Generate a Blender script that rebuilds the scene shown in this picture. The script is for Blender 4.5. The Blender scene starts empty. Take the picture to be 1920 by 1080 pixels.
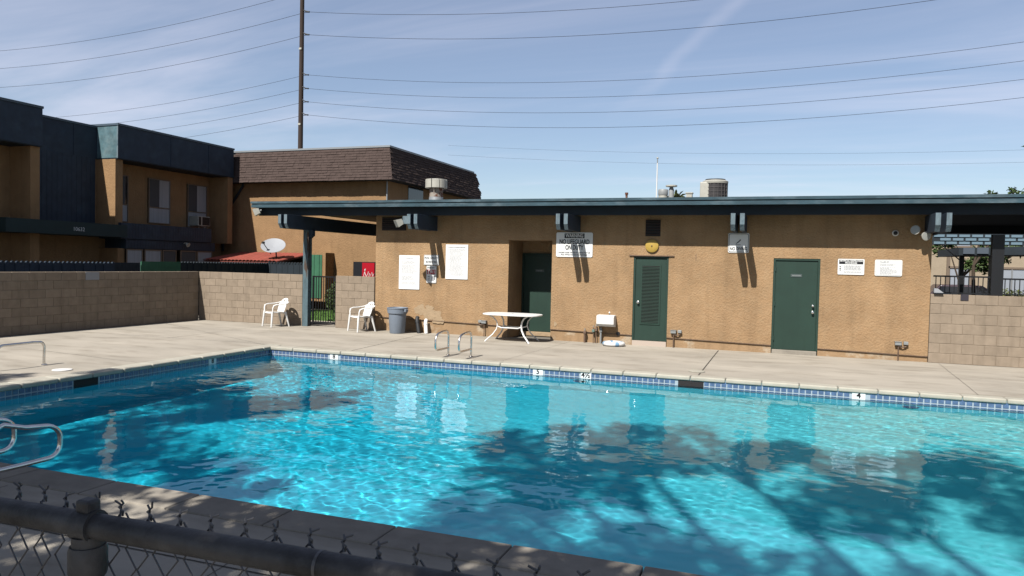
import bpy, bmesh, math, random
import numpy as np
from mathutils import Vector, Matrix
R = math.radians
sc = bpy.context.scene
COL = sc.collection

# ------------------------------------------------------------------ camera
cam_d = bpy.data.cameras.new('camera'); cam = bpy.data.objects.new('camera', cam_d); COL.objects.link(cam)
cam_d.sensor_width = 36.0; cam_d.lens = 36.0 * 1387.67 / 1920.0
cam_d.clip_start = 0.05; cam_d.clip_end = 2000.0
_p, _r, _y = R(1.88013), R(1.27376), R(-20.07199)
fw = Vector((math.sin(_y) * math.cos(_p), math.cos(_y) * math.cos(_p), -math.sin(_p)))
rt = Vector((math.cos(_y), -math.sin(_y), 0)); up = rt.cross(fw)
r2 = rt * math.cos(_r) + up * math.sin(_r); u2 = -rt * math.sin(_r) + up * math.cos(_r)
cam.matrix_world = Matrix(((r2.x, u2.x, -fw.x, 0), (r2.y, u2.y, -fw.y, 0), (r2.z, u2.z, -fw.z, 1.937), (0, 0, 0, 1)))
sc.camera = cam

# ------------------------------------------------------------------ sky + sun
SUN = Vector((0.217, 1.0, -1.157)).normalized()
world = bpy.data.worlds.new('World'); sc.world = world; world.use_nodes = True
wn = world.node_tree; wl = wn.links
bg = wn.nodes['Background']; bg.inputs[1].default_value = 0.047
sky = wn.nodes.new('ShaderNodeTexSky'); sky.sky_type = 'NISHITA'; sky.sun_disc = False
sky.sun_elevation = math.asin(-SUN.z); sky.sun_rotation = math.atan2(-SUN.x, -SUN.y)
sky.air_density = 1.0; sky.dust_density = 0.35; sky.ozone_density = 3.0
tc = wn.nodes.new('ShaderNodeTexCoord'); sep = wn.nodes.new('ShaderNodeSeparateXYZ'); wl.new(tc.outputs['Generated'], sep.inputs[0])
def wmath(op, a, b=None):
    n = wn.nodes.new('ShaderNodeMath'); n.operation = op
    for i, v in enumerate((a, b)):
        if v is None: continue
        if isinstance(v, (int, float)): n.inputs[i].default_value = v
        else: wl.new(v, n.inputs[i])
    return n.outputs[0]
zc = wmath('ADD', wmath('MAXIMUM', sep.outputs[2], 0.0), 0.12)
px, py = wmath('DIVIDE', sep.outputs[0], zc), wmath('DIVIDE', sep.outputs[1], zc)
cmb = wn.nodes.new('ShaderNodeCombineXYZ'); wl.new(px, cmb.inputs[0]); wl.new(py, cmb.inputs[1])
mp = wn.nodes.new('ShaderNodeMapping'); mp.inputs['Rotation'].default_value = (0, 0, R(35)); mp.inputs['Scale'].default_value = (0.35, 1.1, 1)
wl.new(cmb.outputs[0], mp.inputs[0])
nz = wn.nodes.new('ShaderNodeTexNoise'); nz.inputs['Scale'].default_value = 1.1; nz.inputs['Detail'].default_value = 9; nz.inputs['Roughness'].default_value = 0.56; nz.inputs['Distortion'].default_value = 0.5
wl.new(mp.outputs[0], nz.inputs[0])
rmp = wn.nodes.new('ShaderNodeMapRange'); rmp.interpolation_type = 'SMOOTHSTEP'
rmp.inputs[1].default_value = 0.40; rmp.inputs[2].default_value = 0.80; rmp.inputs[3].default_value = 0.13; rmp.inputs[4].default_value = 0.55
wl.new(nz.outputs[0], rmp.inputs[0])
# a vapour trail: a band along a great circle of the sky
vdir = lambda x, yy: (fw * 1387.67 + r2 * (x - 960) + u2 * (540 - yy)).normalized()
d1, d2 = vdir(1395, 0), vdir(1150, 220)
nn = d1.cross(d2).normalized()
dt = wn.nodes.new('ShaderNodeVectorMath'); dt.operation = 'DOT_PRODUCT'; dt.inputs[1].default_value = nn; wl.new(tc.outputs['Generated'], dt.inputs[0])
nz2 = wn.nodes.new('ShaderNodeTexNoise'); nz2.inputs['Scale'].default_value = 14; nz2.inputs['Detail'].default_value = 4; wl.new(tc.outputs['Generated'], nz2.inputs[0])
band = wn.nodes.new('ShaderNodeMapRange'); band.interpolation_type = 'SMOOTHSTEP'
band.inputs[1].default_value = 0.014; band.inputs[2].default_value = 0.0; band.inputs[3].default_value = 0; band.inputs[4].default_value = 0.10
wl.new(wmath('ABSOLUTE', wmath('ADD', dt.outputs['Value'], wmath('MULTIPLY', wmath('SUBTRACT', nz2.outputs[0], 0.5), 0.03))), band.inputs[0])
el = wn.nodes.new('ShaderNodeMapRange'); el.inputs[1].default_value = 0.19; el.inputs[2].default_value = 0.26; wl.new(sep.outputs[2], el.inputs[0])
cloud = wmath('MINIMUM', wmath('ADD', rmp.outputs[0], wmath('MULTIPLY', band.outputs[0], el.outputs[0])), 0.7)
mix = wn.nodes.new('ShaderNodeMix'); mix.data_type = 'RGBA'
wl.new(cloud, mix.inputs['Factor']); wl.new(sky.outputs[0], mix.inputs['A']); mix.inputs['B'].default_value = (8.3, 8.1, 9.3, 1)
wl.new(mix.outputs['Result'], bg.inputs[0])

sun_d = bpy.data.lights.new('sun', 'SUN'); sun_d.energy = 4.6; sun_d.angle = R(0.53); sun_d.color = (1.0, 0.955, 0.89)
sun = bpy.data.objects.new('sun', sun_d); COL.objects.link(sun); sun.location = (-5, -20, 30)
sun.rotation_euler = SUN.to_track_quat('-Z', 'Y').to_euler()
sun_d.cycles.is_caustics_light = True          # the water focuses sunlight on the pool floor
sc.view_settings.view_transform = 'Standard'; sc.view_settings.look = 'None'
sc.view_settings.exposure = 1.25; sc.view_settings.gamma = 1.0; sc.view_settings.use_curve_mapping = False
sc.cycles.use_denoising = True
sc.cycles.max_bounces = 10; sc.cycles.transparent_max_bounces = 12

# ------------------------------------------------------------------ materials
MATS = {}
ALB = 0.425
def mat(name, col, rough=0.8, var=0.0, vscale=3.0, bump=0.0, bscale=40.0, metal=0.0, col2=None, c2scale=1.5, c2lo=0.5, c2hi=0.7, rnd=0.0, spec=0.3, bdetail=4, stretch=None, bdist=0.02, streak=0.0):
    if name in MATS: return MATS[name]
    k_ = 1.0 if metal > 0.5 else (0.58 if min(col) > 0.55 else ALB)
    col = tuple(c * k_ for c in col)
    if col2: col2 = tuple(c * ALB for c in col2)
    m = bpy.data.materials.new(name); m.use_nodes = True; nt = m.node_tree; L = nt.links
    b = nt.nodes['Principled BSDF']; b.inputs['Roughness'].default_value = rough; b.inputs['Metallic'].default_value = metal
    b.inputs['Specular IOR Level'].default_value = spec
    c = nt.nodes.new('ShaderNodeRGB'); c.outputs[0].default_value = (*col, 1); out = c.outputs[0]
    co = nt.nodes.new('ShaderNodeTexCoord'); vec = co.outputs['Object']
    geo = nt.nodes.new('ShaderNodeNewGeometry'); vec = geo.outputs['Position']
    if stretch:
        mpn = nt.nodes.new('ShaderNodeMapping'); mpn.inputs['Scale'].default_value = stretch; L.new(vec, mpn.inputs[0]); vec = mpn.outputs[0]
    def noise(scale, detail=5, rough_=0.6):
        n = nt.nodes.new('ShaderNodeTexNoise'); n.inputs['Scale'].default_value = scale; n.inputs['Detail'].default_value = detail; n.inputs['Roughness'].default_value = rough_
        L.new(vec, n.inputs[0]); return n.outputs[0]
    if col2:
        r = nt.nodes.new('ShaderNodeMapRange'); r.inputs[1].default_value = c2lo; r.inputs[2].default_value = c2hi; L.new(noise(c2scale, 7), r.inputs[0])
        mx = nt.nodes.new('ShaderNodeMix'); mx.data_type = 'RGBA'; L.new(r.outputs[0], mx.inputs['Factor']); L.new(out, mx.inputs['A']); mx.inputs['B'].default_value = (*col2, 1); out = mx.outputs['Result']
    if streak:
        sm = nt.nodes.new('ShaderNodeMapping'); sm.inputs['Scale'].default_value = (3.2, 3.2, 0.22); L.new(geo.outputs['Position'], sm.inputs[0])
        sn = nt.nodes.new('ShaderNodeTexNoise'); sn.inputs['Scale'].default_value = 1.6; sn.inputs['Detail'].default_value = 6; sn.inputs['Roughness'].default_value = 0.65; L.new(sm.outputs[0], sn.inputs[0])
        sr = nt.nodes.new('ShaderNodeMapRange'); sr.inputs[1].default_value = 0.5; sr.inputs[2].default_value = 0.72; sr.inputs[3].default_value = 1.0; sr.inputs[4].default_value = 1.0 - streak; L.new(sn.outputs[0], sr.inputs[0])
        sh = nt.nodes.new('ShaderNodeHueSaturation'); L.new(sr.outputs[0], sh.inputs['Value']); L.new(out, sh.inputs['Color']); out = sh.outputs[0]
    if var or rnd:
        hs = nt.nodes.new('ShaderNodeHueSaturation'); L.new(out, hs.inputs['Color'])
        v = None
        if var:
            r = nt.nodes.new('ShaderNodeMapRange'); r.inputs[1].default_value = 0.3; r.inputs[2].default_value = 0.7; r.inputs[3].default_value = 1 - var; r.inputs[4].default_value = 1 + var
            L.new(noise(vscale, 6), r.inputs[0]); v = r.outputs[0]
        if rnd:
            oi = nt.nodes.new('ShaderNodeObjectInfo'); r = nt.nodes.new('ShaderNodeMapRange'); r.inputs[3].default_value = 1 - rnd; r.inputs[4].default_value = 1 + rnd
            L.new(oi.outputs['Random'], r.inputs[0])
            if v is None: v = r.outputs[0]
            else:
                k = nt.nodes.new('ShaderNodeMath'); k.operation = 'MULTIPLY'; L.new(v, k.inputs[0]); L.new(r.outputs[0], k.inputs[1]); v = k.outputs[0]
        L.new(v, hs.inputs['Value']); out = hs.outputs[0]
    L.new(out, b.inputs['Base Color'])
    if bump:
        bn = nt.nodes.new('ShaderNodeBump'); bn.inputs['Strength'].default_value = bump; bn.inputs['Distance'].default_value = bdist
        L.new(noise(bscale, bdetail), bn.inputs['Height']); L.new(bn.outputs[0], b.inputs['Normal'])
    MATS[name] = m; return m

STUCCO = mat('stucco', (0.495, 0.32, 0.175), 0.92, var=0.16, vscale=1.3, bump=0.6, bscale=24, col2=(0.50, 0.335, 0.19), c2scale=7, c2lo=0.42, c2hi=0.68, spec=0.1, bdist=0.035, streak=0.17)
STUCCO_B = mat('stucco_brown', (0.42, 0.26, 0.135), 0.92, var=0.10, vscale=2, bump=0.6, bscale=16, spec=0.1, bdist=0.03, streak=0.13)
STUCCO_BASE = mat('stucco_base', (0.475, 0.315, 0.18), 0.92, var=0.1, vscale=4, bump=0.5, bscale=25, col2=(0.62, 0.50, 0.36), c2scale=2.3, c2lo=0.55, c2hi=0.66, spec=0.1, streak=0.16)
BEIGE = mat('beige_stucco', (0.50, 0.41, 0.30), 0.92, var=0.06, bump=0.4, bscale=18, spec=0.1)
PATCH = mat('patched_plaster', (0.54, 0.40, 0.255), 0.95, var=0.12, vscale=9, bump=0.5, bscale=30, spec=0.1)
TEAL = mat('weathered_teal_paint', (0.042, 0.095, 0.125), 0.75, var=0.25, vscale=6, col2=(0.13, 0.19, 0.225), c2scale=5, c2lo=0.5, c2hi=0.72, bump=0.25, bscale=30, stretch=(0.35, 1, 1))
TEAL_END = mat('weathered_beam_end', (0.20, 0.27, 0.31), 0.85, var=0.3, vscale=9, col2=(0.06, 0.11, 0.14), c2scale=9, c2lo=0.52, c2hi=0.68, bump=0.4, bscale=35, stretch=(1, 1, 0.4))
NAVY = mat('navy_paint', (0.030, 0.052, 0.085), 0.7, var=0.2, vscale=3, col2=(0.045, 0.075, 0.11), c2scale=2)
DARKTRIM = mat('dark_navy_trim', (0.016, 0.028, 0.040), 0.7, var=0.2)
GREEN = mat('green_door_paint', (0.019, 0.055, 0.039), 0.55, var=0.10, vscale=2.5, bump=0.05, bscale=20, streak=0.13)
GREENP = mat('green_panel_paint', (0.055, 0.20, 0.11), 0.6, var=0.15)
CONC = mat('deck_concrete', (0.54, 0.49, 0.41), 0.9, var=0.15, vscale=0.8, stretch=(0.5, 1.3, 1), col2=(0.37, 0.325, 0.26), c2scale=2.0, c2lo=0.50, c2hi=0.74, bump=0.25, bscale=45, spec=0.15, bdist=0.01)
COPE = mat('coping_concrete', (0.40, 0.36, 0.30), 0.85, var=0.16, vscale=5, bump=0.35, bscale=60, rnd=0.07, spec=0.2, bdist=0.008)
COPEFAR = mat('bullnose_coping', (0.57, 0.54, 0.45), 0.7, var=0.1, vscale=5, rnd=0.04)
JOINT = mat('joint_dark', (0.09, 0.08, 0.065), 0.95)
BLOCK = mat('tan_block', (0.405, 0.325, 0.245), 0.95, var=0.10, vscale=6, bump=0.45, bscale=70, rnd=0.07, spec=0.1, bdist=0.008, streak=0.16)
MORTAR = mat('block_mortar', (0.36, 0.285, 0.21), 0.95, var=0.1, spec=0.1)
WHITE = mat('white_plastic', (0.80, 0.80, 0.78), 0.42, var=0.03, vscale=6)
WHITEP = mat('white_paint', (0.78, 0.77, 0.74), 0.5)
SIGNW = mat('sign_white', (0.80, 0.81, 0.80), 0.45)
PAPER = mat('poster_white', (0.84, 0.85, 0.85), 0.55)
BLACK = mat('sign_black', (0.012, 0.013, 0.018), 0.5)
INK = mat('pale_ink', (0.45, 0.46, 0.48), 0.7)
REDINK = mat('sign_red', (0.50, 0.02, 0.035), 0.5)
BINM = mat('grey_bin_plastic', (0.27, 0.32, 0.39), 0.5, var=0.05, vscale=8)
STEEL = mat('stainless_steel', (0.62, 0.60, 0.57), 0.22, metal=1.0, var=0.1, vscale=10)
GALV = mat('galvanised_pipe', (0.135, 0.135, 0.14), 0.55, metal=0.4, var=0.3, vscale=14, col2=(0.06, 0.06, 0.065), c2scale=8, c2lo=0.45, c2hi=0.65, bump=0.15, bscale=60)
WIREM = mat('fence_wire', (0.10, 0.10, 0.105), 0.5, metal=0.6)
IRON = mat('black_iron', (0.012, 0.013, 0.016), 0.45)
RUST = mat('rusty_metal', (0.42, 0.38, 0.33), 0.7, col2=(0.17, 0.055, 0.025), c2scale=7, c2lo=0.46, c2hi=0.56, var=0.1)
METALW = mat('pale_painted_metal', (0.58, 0.57, 0.50), 0.5, var=0.1, vscale=9)
GREYBOX = mat('grey_electrical', (0.36, 0.38, 0.38), 0.5, var=0.1)
COPPER = mat('old_pipe', (0.20, 0.13, 0.09), 0.6, var=0.3, vscale=20)
YELLOW = mat('alarm_bell_yellow', (0.62, 0.42, 0.09), 0.4, var=0.1)
DARKV = mat('vent_dark', (0.025, 0.020, 0.020), 0.7)
BLACKR = mat('black_rubber', (0.03, 0.033, 0.037), 0.6)
SHING = mat('brown_shingle', (0.112, 0.082, 0.073), 0.95, var=0.18, vscale=5, bump=0.4, bscale=60, spec=0.1)
METALEDGE = mat('roof_edge_metal', (0.42, 0.45, 0.47), 0.45, metal=0.3)
ROOFTOP = mat('roof_felt', (0.30, 0.29, 0.27), 0.95, var=0.1)
GLASS = mat('dark_window_glass', (0.03, 0.035, 0.045), 0.08, spec=0.6)
CURTAIN = mat('white_curtain', (0.50, 0.52, 0.55), 0.8, var=0.12, vscale=3, stretch=(1, 6, 0.1))
WFRAME = mat('bronze_frame', (0.25, 0.19, 0.14), 0.5)
AFRAME = mat('aluminium_frame', (0.45, 0.46, 0.47), 0.4, metal=0.4)
TILE = mat('pool_tile_blue', (0.13, 0.205, 0.37), 0.15, spec=0.5, var=0.35, vscale=9)
GROUT = mat('pool_grout', (0.50, 0.60, 0.68), 0.7)
REDTILE = mat('red_roof_tile', (0.42, 0.10, 0.07), 0.75, rnd=0.12, var=0.12)
RED = mat('vending_red', (0.55, 0.012, 0.03), 0.35)
BARK = mat('bark', (0.10, 0.072, 0.05), 0.95, bump=0.6, bscale=20)
POLEW = mat('pole_wood', (0.060, 0.040, 0.032), 0.9, var=0.2, stretch=(6, 6, 0.4))
LEAF = mat('leaf_green', (0.065, 0.115, 0.025), 0.6, var=0.35, vscale=1.7)
LEAFY = mat('leaf_yellow_green', (0.16, 0.19, 0.03), 0.6, var=0.3, vscale=3)
GRASS = mat('lawn_green', (0.13, 0.27, 0.05), 0.85, var=0.3, vscale=6)
GROUND = mat('dry_ground', (0.22, 0.20, 0.17), 0.95, var=0.15, vscale=0.6)
ASPH = mat('asphalt', (0.06, 0.06, 0.062), 0.9, var=0.15)
CARR = mat('car_maroon', (0.045, 0.018, 0.030), 0.25, spec=0.5)
CARB = mat('car_black', (0.012, 0.012, 0.016), 0.2, spec=0.5)
BLUEBAND = mat('blue_band', (0.25, 0.45, 0.66), 0.6)
PLASTER = mat('pool_plaster', (0.030, 0.88, 1.10), 0.8, var=0.07, vscale=0.8, col2=(0.022, 0.77, 1.05), c2scale=0.5, c2lo=0.4, c2hi=0.7)

# ------------------------------------------------------------------ mesh helpers
def wloc(o):
    v = Vector((0, 0, 0))
    while o is not None: v += o.location; o = o.parent
    return v
class MB:
    def __init__(s): s.v = []; s.f = []
    def add(s, vs, fs):
        n = len(s.v); s.v += [tuple(v) for v in vs]; s.f += [tuple(i + n for i in f) for f in fs]; return s
    def box(s, x0, y0, z0, x1, y1, z1, M=None):
        vs = [Vector(p) for p in ((x0, y0, z0), (x1, y0, z0), (x1, y1, z0), (x0, y1, z0), (x0, y0, z1), (x1, y0, z1), (x1, y1, z1), (x0, y1, z1))]
        if M is not None: vs = [M @ v for v in vs]
        return s.add(vs, [(0, 3, 2, 1), (4, 5, 6, 7), (0, 1, 5, 4), (1, 2, 6, 5), (2, 3, 7, 6), (3, 0, 4, 7)])
    def prism(s, poly, a, b, axis='y'):
        n = len(poly)
        P = (lambda p, t: (p[0], t, p[1])) if axis == 'y' else ((lambda p, t: (t, p[0], p[1])) if axis == 'x' else (lambda p, t: (p[0], p[1], t)))
        vs = [P(p, a) for p in poly] + [P(p, b) for p in poly]
        return s.add(vs, [tuple(range(n)), tuple(range(2 * n - 1, n - 1, -1))] + [(i, i + n, (i + 1) % n + n, (i + 1) % n) for i in range(n)])
    def tube(s, pts, r, n=10, caps=True, flat=1.0, upv=None):
        pts = [Vector(p) for p in pts]; m = len(pts); rs = r if isinstance(r, (list, tuple)) else [r] * m
        t = [(pts[min(i + 1, m - 1)] - pts[max(i - 1, 0)]).normalized() for i in range(m)]
        a = Vector(upv) if upv else (Vector((0, 0, 1)) if abs(t[0].z) < 0.9 else Vector((1, 0, 0)))
        u = (a - t[0] * a.dot(t[0])).normalized(); vs = []
        for i in range(m):
            u = (u - t[i] * u.dot(t[i])).normalized(); w = t[i].cross(u)
            vs += [pts[i] + (u * math.cos(2 * math.pi * k / n) * flat + w * math.sin(2 * math.pi * k / n)) * rs[i] for k in range(n)]
        fs = [(i * n + k, i * n + (k + 1) % n, (i + 1) * n + (k + 1) % n, (i + 1) * n + k) for i in range(m - 1) for k in range(n)]
        if caps: fs += [tuple(range(n - 1, -1, -1)), tuple((m - 1) * n + k for k in range(n))]
        return s.add(vs, fs)
    def lathe(s, prof, c=(0, 0, 0), n=28, M=None):
        vs = []
        for r, z in prof:
            for k in range(n):
                v = Vector((r * math.cos(2 * math.pi * k / n), r * math.sin(2 * math.pi * k / n), z))
                if M is not None: v = M @ v
                vs.append(v + Vector(c))
        m = len(prof)
        fs = [(i * n + k, i * n + (k + 1) % n, (i + 1) * n + (k + 1) % n, (i + 1) * n + k) for i in range(m - 1) for k in range(n)]
        fs += [tuple(range(n - 1, -1, -1)), tuple((m - 1) * n + k for k in range(n))]
        return s.add(vs, fs)
    def quad(s, a, b, c, d): return s.add([a, b, c, d], [(0, 1, 2, 3)])
    def mesh(s, name, m, smooth=False, off=None):
        me = bpy.data.meshes.new(name); vs = s.v
        if off is not None: vs = [(v[0] - off[0], v[1] - off[1], v[2] - off[2]) for v in vs]
        me.from_pydata(vs, [], s.f); me.materials.append(m)
        bm = bmesh.new(); bm.from_mesh(me); bmesh.ops.recalc_face_normals(bm, faces=bm.faces); bm.to_mesh(me); bm.free()
        if smooth:
            me.shade_smooth()
            try: me.set_sharp_from_angle(angle=R(40))
            except Exception: pass
        return me
    def build(s, name, m, parent=None, local=False, smooth=False, bevel=0, kind=None):
        off = None if (local or parent is None) else wloc(parent)
        o = link(name, s.mesh(name, m, smooth, off), parent)
        if bevel:
            b = o.modifiers.new('bevel', 'BEVEL'); b.width = bevel; b.segments = 2; b.limit_method = 'ANGLE'
        if kind: o['kind'] = kind
        return o
def link(name, me, parent=None):
    o = bpy.data.objects.new(name, me); COL.objects.link(o); o.parent = parent; return o
def thing(name, label, cat, loc=(0, 0, 0), rz=0, group=None):
    o = bpy.data.objects.new(name, None); COL.objects.link(o); o.location = loc; o.rotation_euler = (0, 0, rz); o.empty_display_size = 0.2
    o['label'] = label; o['category'] = cat
    if group: o['group'] = group
    return o
def tag(o, label, cat, group=None):
    o['label'] = label; o['category'] = cat
    if group: o['group'] = group
    return o
def struct(o): o['kind'] = 'structure'; return o
def copy_tree(o, parent=None):
    c = o.copy(); COL.objects.link(c); c.parent = parent
    for ch in list(o.children): copy_tree(ch, c)
    return c
def text(s, size, m, parent, pos, width=None, name='lettering', rot=(R(90), 0, 0), ext=0.0015, align='CENTER', bold=0.0):
    cu = bpy.data.curves.new('t', 'FONT'); cu.body = s; cu.size = size; cu.align_x = align; cu.align_y = 'CENTER'; cu.extrude = ext; cu.offset = bold
    to = bpy.data.objects.new('t', cu); COL.objects.link(to)
    bpy.context.view_layer.update()
    me = bpy.data.meshes.new_from_object(to.evaluated_get(bpy.context.evaluated_depsgraph_get()))
    bpy.data.objects.remove(to); me.materials.clear(); me.materials.append(m)
    o = link(name, me, parent)
    xs = [v.co.x for v in me.vertices]
    if width and xs:
        k = width / (max(xs) - min(xs)); o.scale = (k, 1, 1)
    o.location = Vector(pos) - (wloc(parent) if parent else Vector()); o.rotation_euler = rot
    return o
def px_leaf(mb, c, s, rng):
    a = Vector((rng.gauss(0, 1), rng.gauss(0, 1), rng.gauss(0, 0.7))).normalized()
    b = a.cross(Vector((rng.gauss(0, 1), rng.gauss(0, 1), rng.gauss(0, 1)))).normalized()
    a, b = a * s, b * s * 0.5; c = Vector(c)
    mb.add([c - a, c + b * 0.9, c + a, c - b * 0.9], [(0, 1, 2, 3)])
rng = random.Random(11)
D = 18.115        # front plane of the pool house

# ------------------------------------------------------------------ ground, deck
PX0, PX1, PY0, PY1 = -10.48, 6.0, 4.70, 13.36
def frame_mesh(mb, X0, Y0, X1, Y1, z, hx0, hy0, hx1, hy1):
    xs, ys = [X0, hx0, hx1, X1], [Y0, hy0, hy1, Y1]
    for i in range(3):
        for j in range(3):
            if i == 1 and j == 1: continue
            mb.quad((xs[i], ys[j], z), (xs[i + 1], ys[j], z), (xs[i + 1], ys[j + 1], z), (xs[i], ys[j + 1], z))
g = MB(); frame_mesh(g, -400, -400, 400, 600, -0.03, PX0 - 0.5, PY0 - 0.5, PX1 + 0.5, PY1 + 0.5)
struct(g.build('ground', GROUND))
g = MB(); frame_mesh(g, -16.8, -2.5, 9.0, 18.3, 0.0, PX0 - 0.3, PY0 - 0.34, PX1 + 0.3, PY1 + 0.20)
deck = struct(g.build('deck', CONC))
for a, b, w in [((-1.37, 13.56), (-1.37, 18.0), 0.022), ((-8.6, 13.56), (-9.0, 18.0), 0.012), ((-16.8, 13.6), (-10.48, 13.75), 0.012), ((-10.8, 13.6), (-16.8, 16.6), 0.008), ((-5.2, 13.56), (-5.0, 18.0), 0.006), ((3.0, 13.56), (3.2, 18.0), 0.006), ((-16.5, 3.6), (6, 3.75), 0.012), ((-13.6, 13.6), (-13.9, 18.0), 0.01), ((-12.2, 5.0), (-16.7, 7.2), 0.005), ((-10.9, 10.2), (-16.7, 11.0), 0.008), ((1.0, 15.4), (4.9, 16.1), 0.004), ((-7.4, 15.2), (-3.4, 15.9), 0.004), ((-3.3, 4.3), (-3.0, 1.5), 0.006), ((-6.0, 4.3), (-5.7, 1.5), 0.006)]:
    a, b = Vector((*a, 0.004)), Vector((*b, 0.004)); n = (b - a).cross(Vector((0, 0, 1))).normalized() * w / 2
    q = MB(); k = 9; L_, R_ = [], []
    for i in range(k + 1):
        p = a.lerp(b, i / k) + n * rng.uniform(-1, 1) * (1.5 if w < 0.01 else 0.15); L_.append(p - n); R_.append(p + n)
    for i in range(k): q.quad(L_[i], R_[i], R_[i + 1], L_[i + 1])
    q.build('joint', JOINT, deck)
g = MB(); g.quad((-16.8, 18.4, -0.012), (-10.7, 18.4, -0.012), (-10.7, 24.0, -0.012), (-16.8, 24.0, -0.012)); struct(g.build('path', CONC))
g = MB(); g.quad((4, 26, -0.02), (60, 26, -0.02), (60, 41, -0.02), (4, 41, -0.02)); struct(g.build('car_park', ASPH))

# ------------------------------------------------------------------ pool
pool = struct(thing('pool', '', '')); del pool['label']; del pool['category']
g = MB()
dl, dr = -2.3, -1.15    # deep end left, shallow right
prof = [(PX0, dl), (-7.5, dl), (-3.5, -1.45), (PX1, dr)]
for i in range(3):
    (xa, za), (xb, zb) = prof[i], prof[i + 1]
    g.quad((xa, PY0, za), (xb, PY0, zb), (xb, PY1, zb), (xa, PY1, za))
def shallow_mix(m):      # plaster painted paler towards the shallow end, imitating less light absorbed by shallower water
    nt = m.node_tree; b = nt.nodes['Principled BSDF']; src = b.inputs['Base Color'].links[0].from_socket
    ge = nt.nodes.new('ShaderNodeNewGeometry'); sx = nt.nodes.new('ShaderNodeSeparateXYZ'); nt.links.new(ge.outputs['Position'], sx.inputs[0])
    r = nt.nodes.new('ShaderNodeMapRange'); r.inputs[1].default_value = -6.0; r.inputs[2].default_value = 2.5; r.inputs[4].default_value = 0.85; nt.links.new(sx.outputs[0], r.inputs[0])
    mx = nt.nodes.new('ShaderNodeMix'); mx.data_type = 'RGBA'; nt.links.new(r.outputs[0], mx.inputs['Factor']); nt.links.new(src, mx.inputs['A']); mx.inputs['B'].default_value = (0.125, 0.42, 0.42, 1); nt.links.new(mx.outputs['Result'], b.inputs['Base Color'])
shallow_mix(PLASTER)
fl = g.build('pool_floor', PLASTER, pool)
g = MB()
g.quad((PX0, PY1, -2.4), (PX1, PY1, -2.4), (PX1, PY1, -0.02), (PX0, PY1, -0.02)); g.quad((PX0, PY0, -2.4), (PX1, PY0, -2.4), (PX1, PY0, -0.02), (PX0, PY0, -0.02))
g.quad((PX0, PY0, -2.4), (PX0, PY1, -2.4), (PX0, PY1, -0.02), (PX0, PY0, -0.02)); g.quad((PX1, PY0, -2.4), (PX1, PY1, -2.4), (PX1, PY1, -0.02), (PX1, PY0, -0.02))
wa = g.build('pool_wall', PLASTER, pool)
for o in (fl, wa): o.cycles.is_caustics_receiver = True
# tile band: far side + left side, each tile proud of the grout
SK = [(-1.70, -1.25)]
MK = [-8.844, -4.315, -3.376, 1.235]
g = MB(); t = MB(); x = PX0 + 0.02; p = 0.098
g.box(PX0, PY1 - 0.004, -0.36, PX1, PY1 + 0.02, -0.035)
while x < PX1 - 0.1:
    hit = any(a - 0.09 < x < b for a, b in SK) or any(abs(x + p / 2 - m) < 0.115 for m in MK)
    if not hit:
        for z in (-0.142, -0.242, -0.342): t.box(x + 0.010, PY1 - 0.009 - rng.uniform(0, 0.002), z + 0.009, x + p - 0.010, PY1, z + p - 0.009)
    x += p
g.build('tile_grout', GROUT, pool)
o = t.build('far_side_tiles', TILE, pool); o['kind'] = 'stuff'
g = MB(); t = MB(); y = PY0 + 0.03
g.box(PX0 - 0.02, PY0, -0.36, PX0 + 0.004, PY1 - 0.005, -0.035)
while y < PY1 - 0.1:
    if not (8.48 < y < 9.02 or abs(y + p / 2 - 11.6) < 0.115):
        for z in (-0.142, -0.242, -0.342): t.box(PX0, y + 0.010, z + 0.009, PX0 + 0.009 + rng.uniform(0, 0.002), y + p - 0.010, z + p - 0.009)
    y += p
g.build('tile_grout', GROUT, pool); o = t.build('left_side_tiles', TILE, pool); o['kind'] = 'stuff'
# skimmer mouths
for bx in ((-1.69, PY1 - 0.012, -0.30, -1.25, PY1 + 0.16, -0.06), (PX0 - 0.16, 8.57, -0.30, PX0 + 0.012, 9.01, -0.06)):
    MB().box(*bx).build('skimmer_mouth', DARKV, pool)
# depth markers
for xm, s_ in zip(MK, ('8', '5', '4½', '4')):
    o = MB().box(xm - 0.10, PY1 - 0.014, -0.17, xm + 0.10, PY1, -0.035).build('depth_marker', SIGNW, pool)
    text(s_, 0.13, BLACK, o, (xm, PY1 - 0.0165, -0.105), name='numeral', bold=0.003)
o = MB().box(PX0, 11.5, -0.17, PX0 + 0.014, 11.7, -0.035).build('depth_marker', SIGNW, pool)
text('8', 0.13, BLACK, o, (PX0 + 0.0165, 11.6, -0.105), name='numeral', rot=(R(90), 0, R(90)), bold=0.003)
# coping: near side slabs, far and left bullnose stones
def shared(name, me, parent, loc, rot=None):
    o = link(name, me, parent); o.location = Vector(loc) - wloc(parent)
    if rot: o.rotation_euler = rot
    return o
def bev(o, w=0.008, n=2):
    b = o.modifiers.new('bevel', 'BEVEL'); b.width = w; b.segments = n; b.limit_method = 'ANGLE'; return o
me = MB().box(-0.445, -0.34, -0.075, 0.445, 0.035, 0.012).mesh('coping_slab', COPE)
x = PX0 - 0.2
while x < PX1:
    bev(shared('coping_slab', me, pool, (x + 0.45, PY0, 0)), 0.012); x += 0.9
me = MB().box(-0.297, -0.035, -0.062, 0.297, 0.20, 0.016).mesh('coping_stone', COPEFAR)
x = PX0
while x < PX1:
    bev(shared('coping_stone', me, pool, (x + 0.3, PY1, 0)), 0.024, 3); x += 0.6
me = MB().box(-0.30, -0.297, -0.062, 0.035, 0.297, 0.016).mesh('coping_stone_left', COPEFAR)
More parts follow.
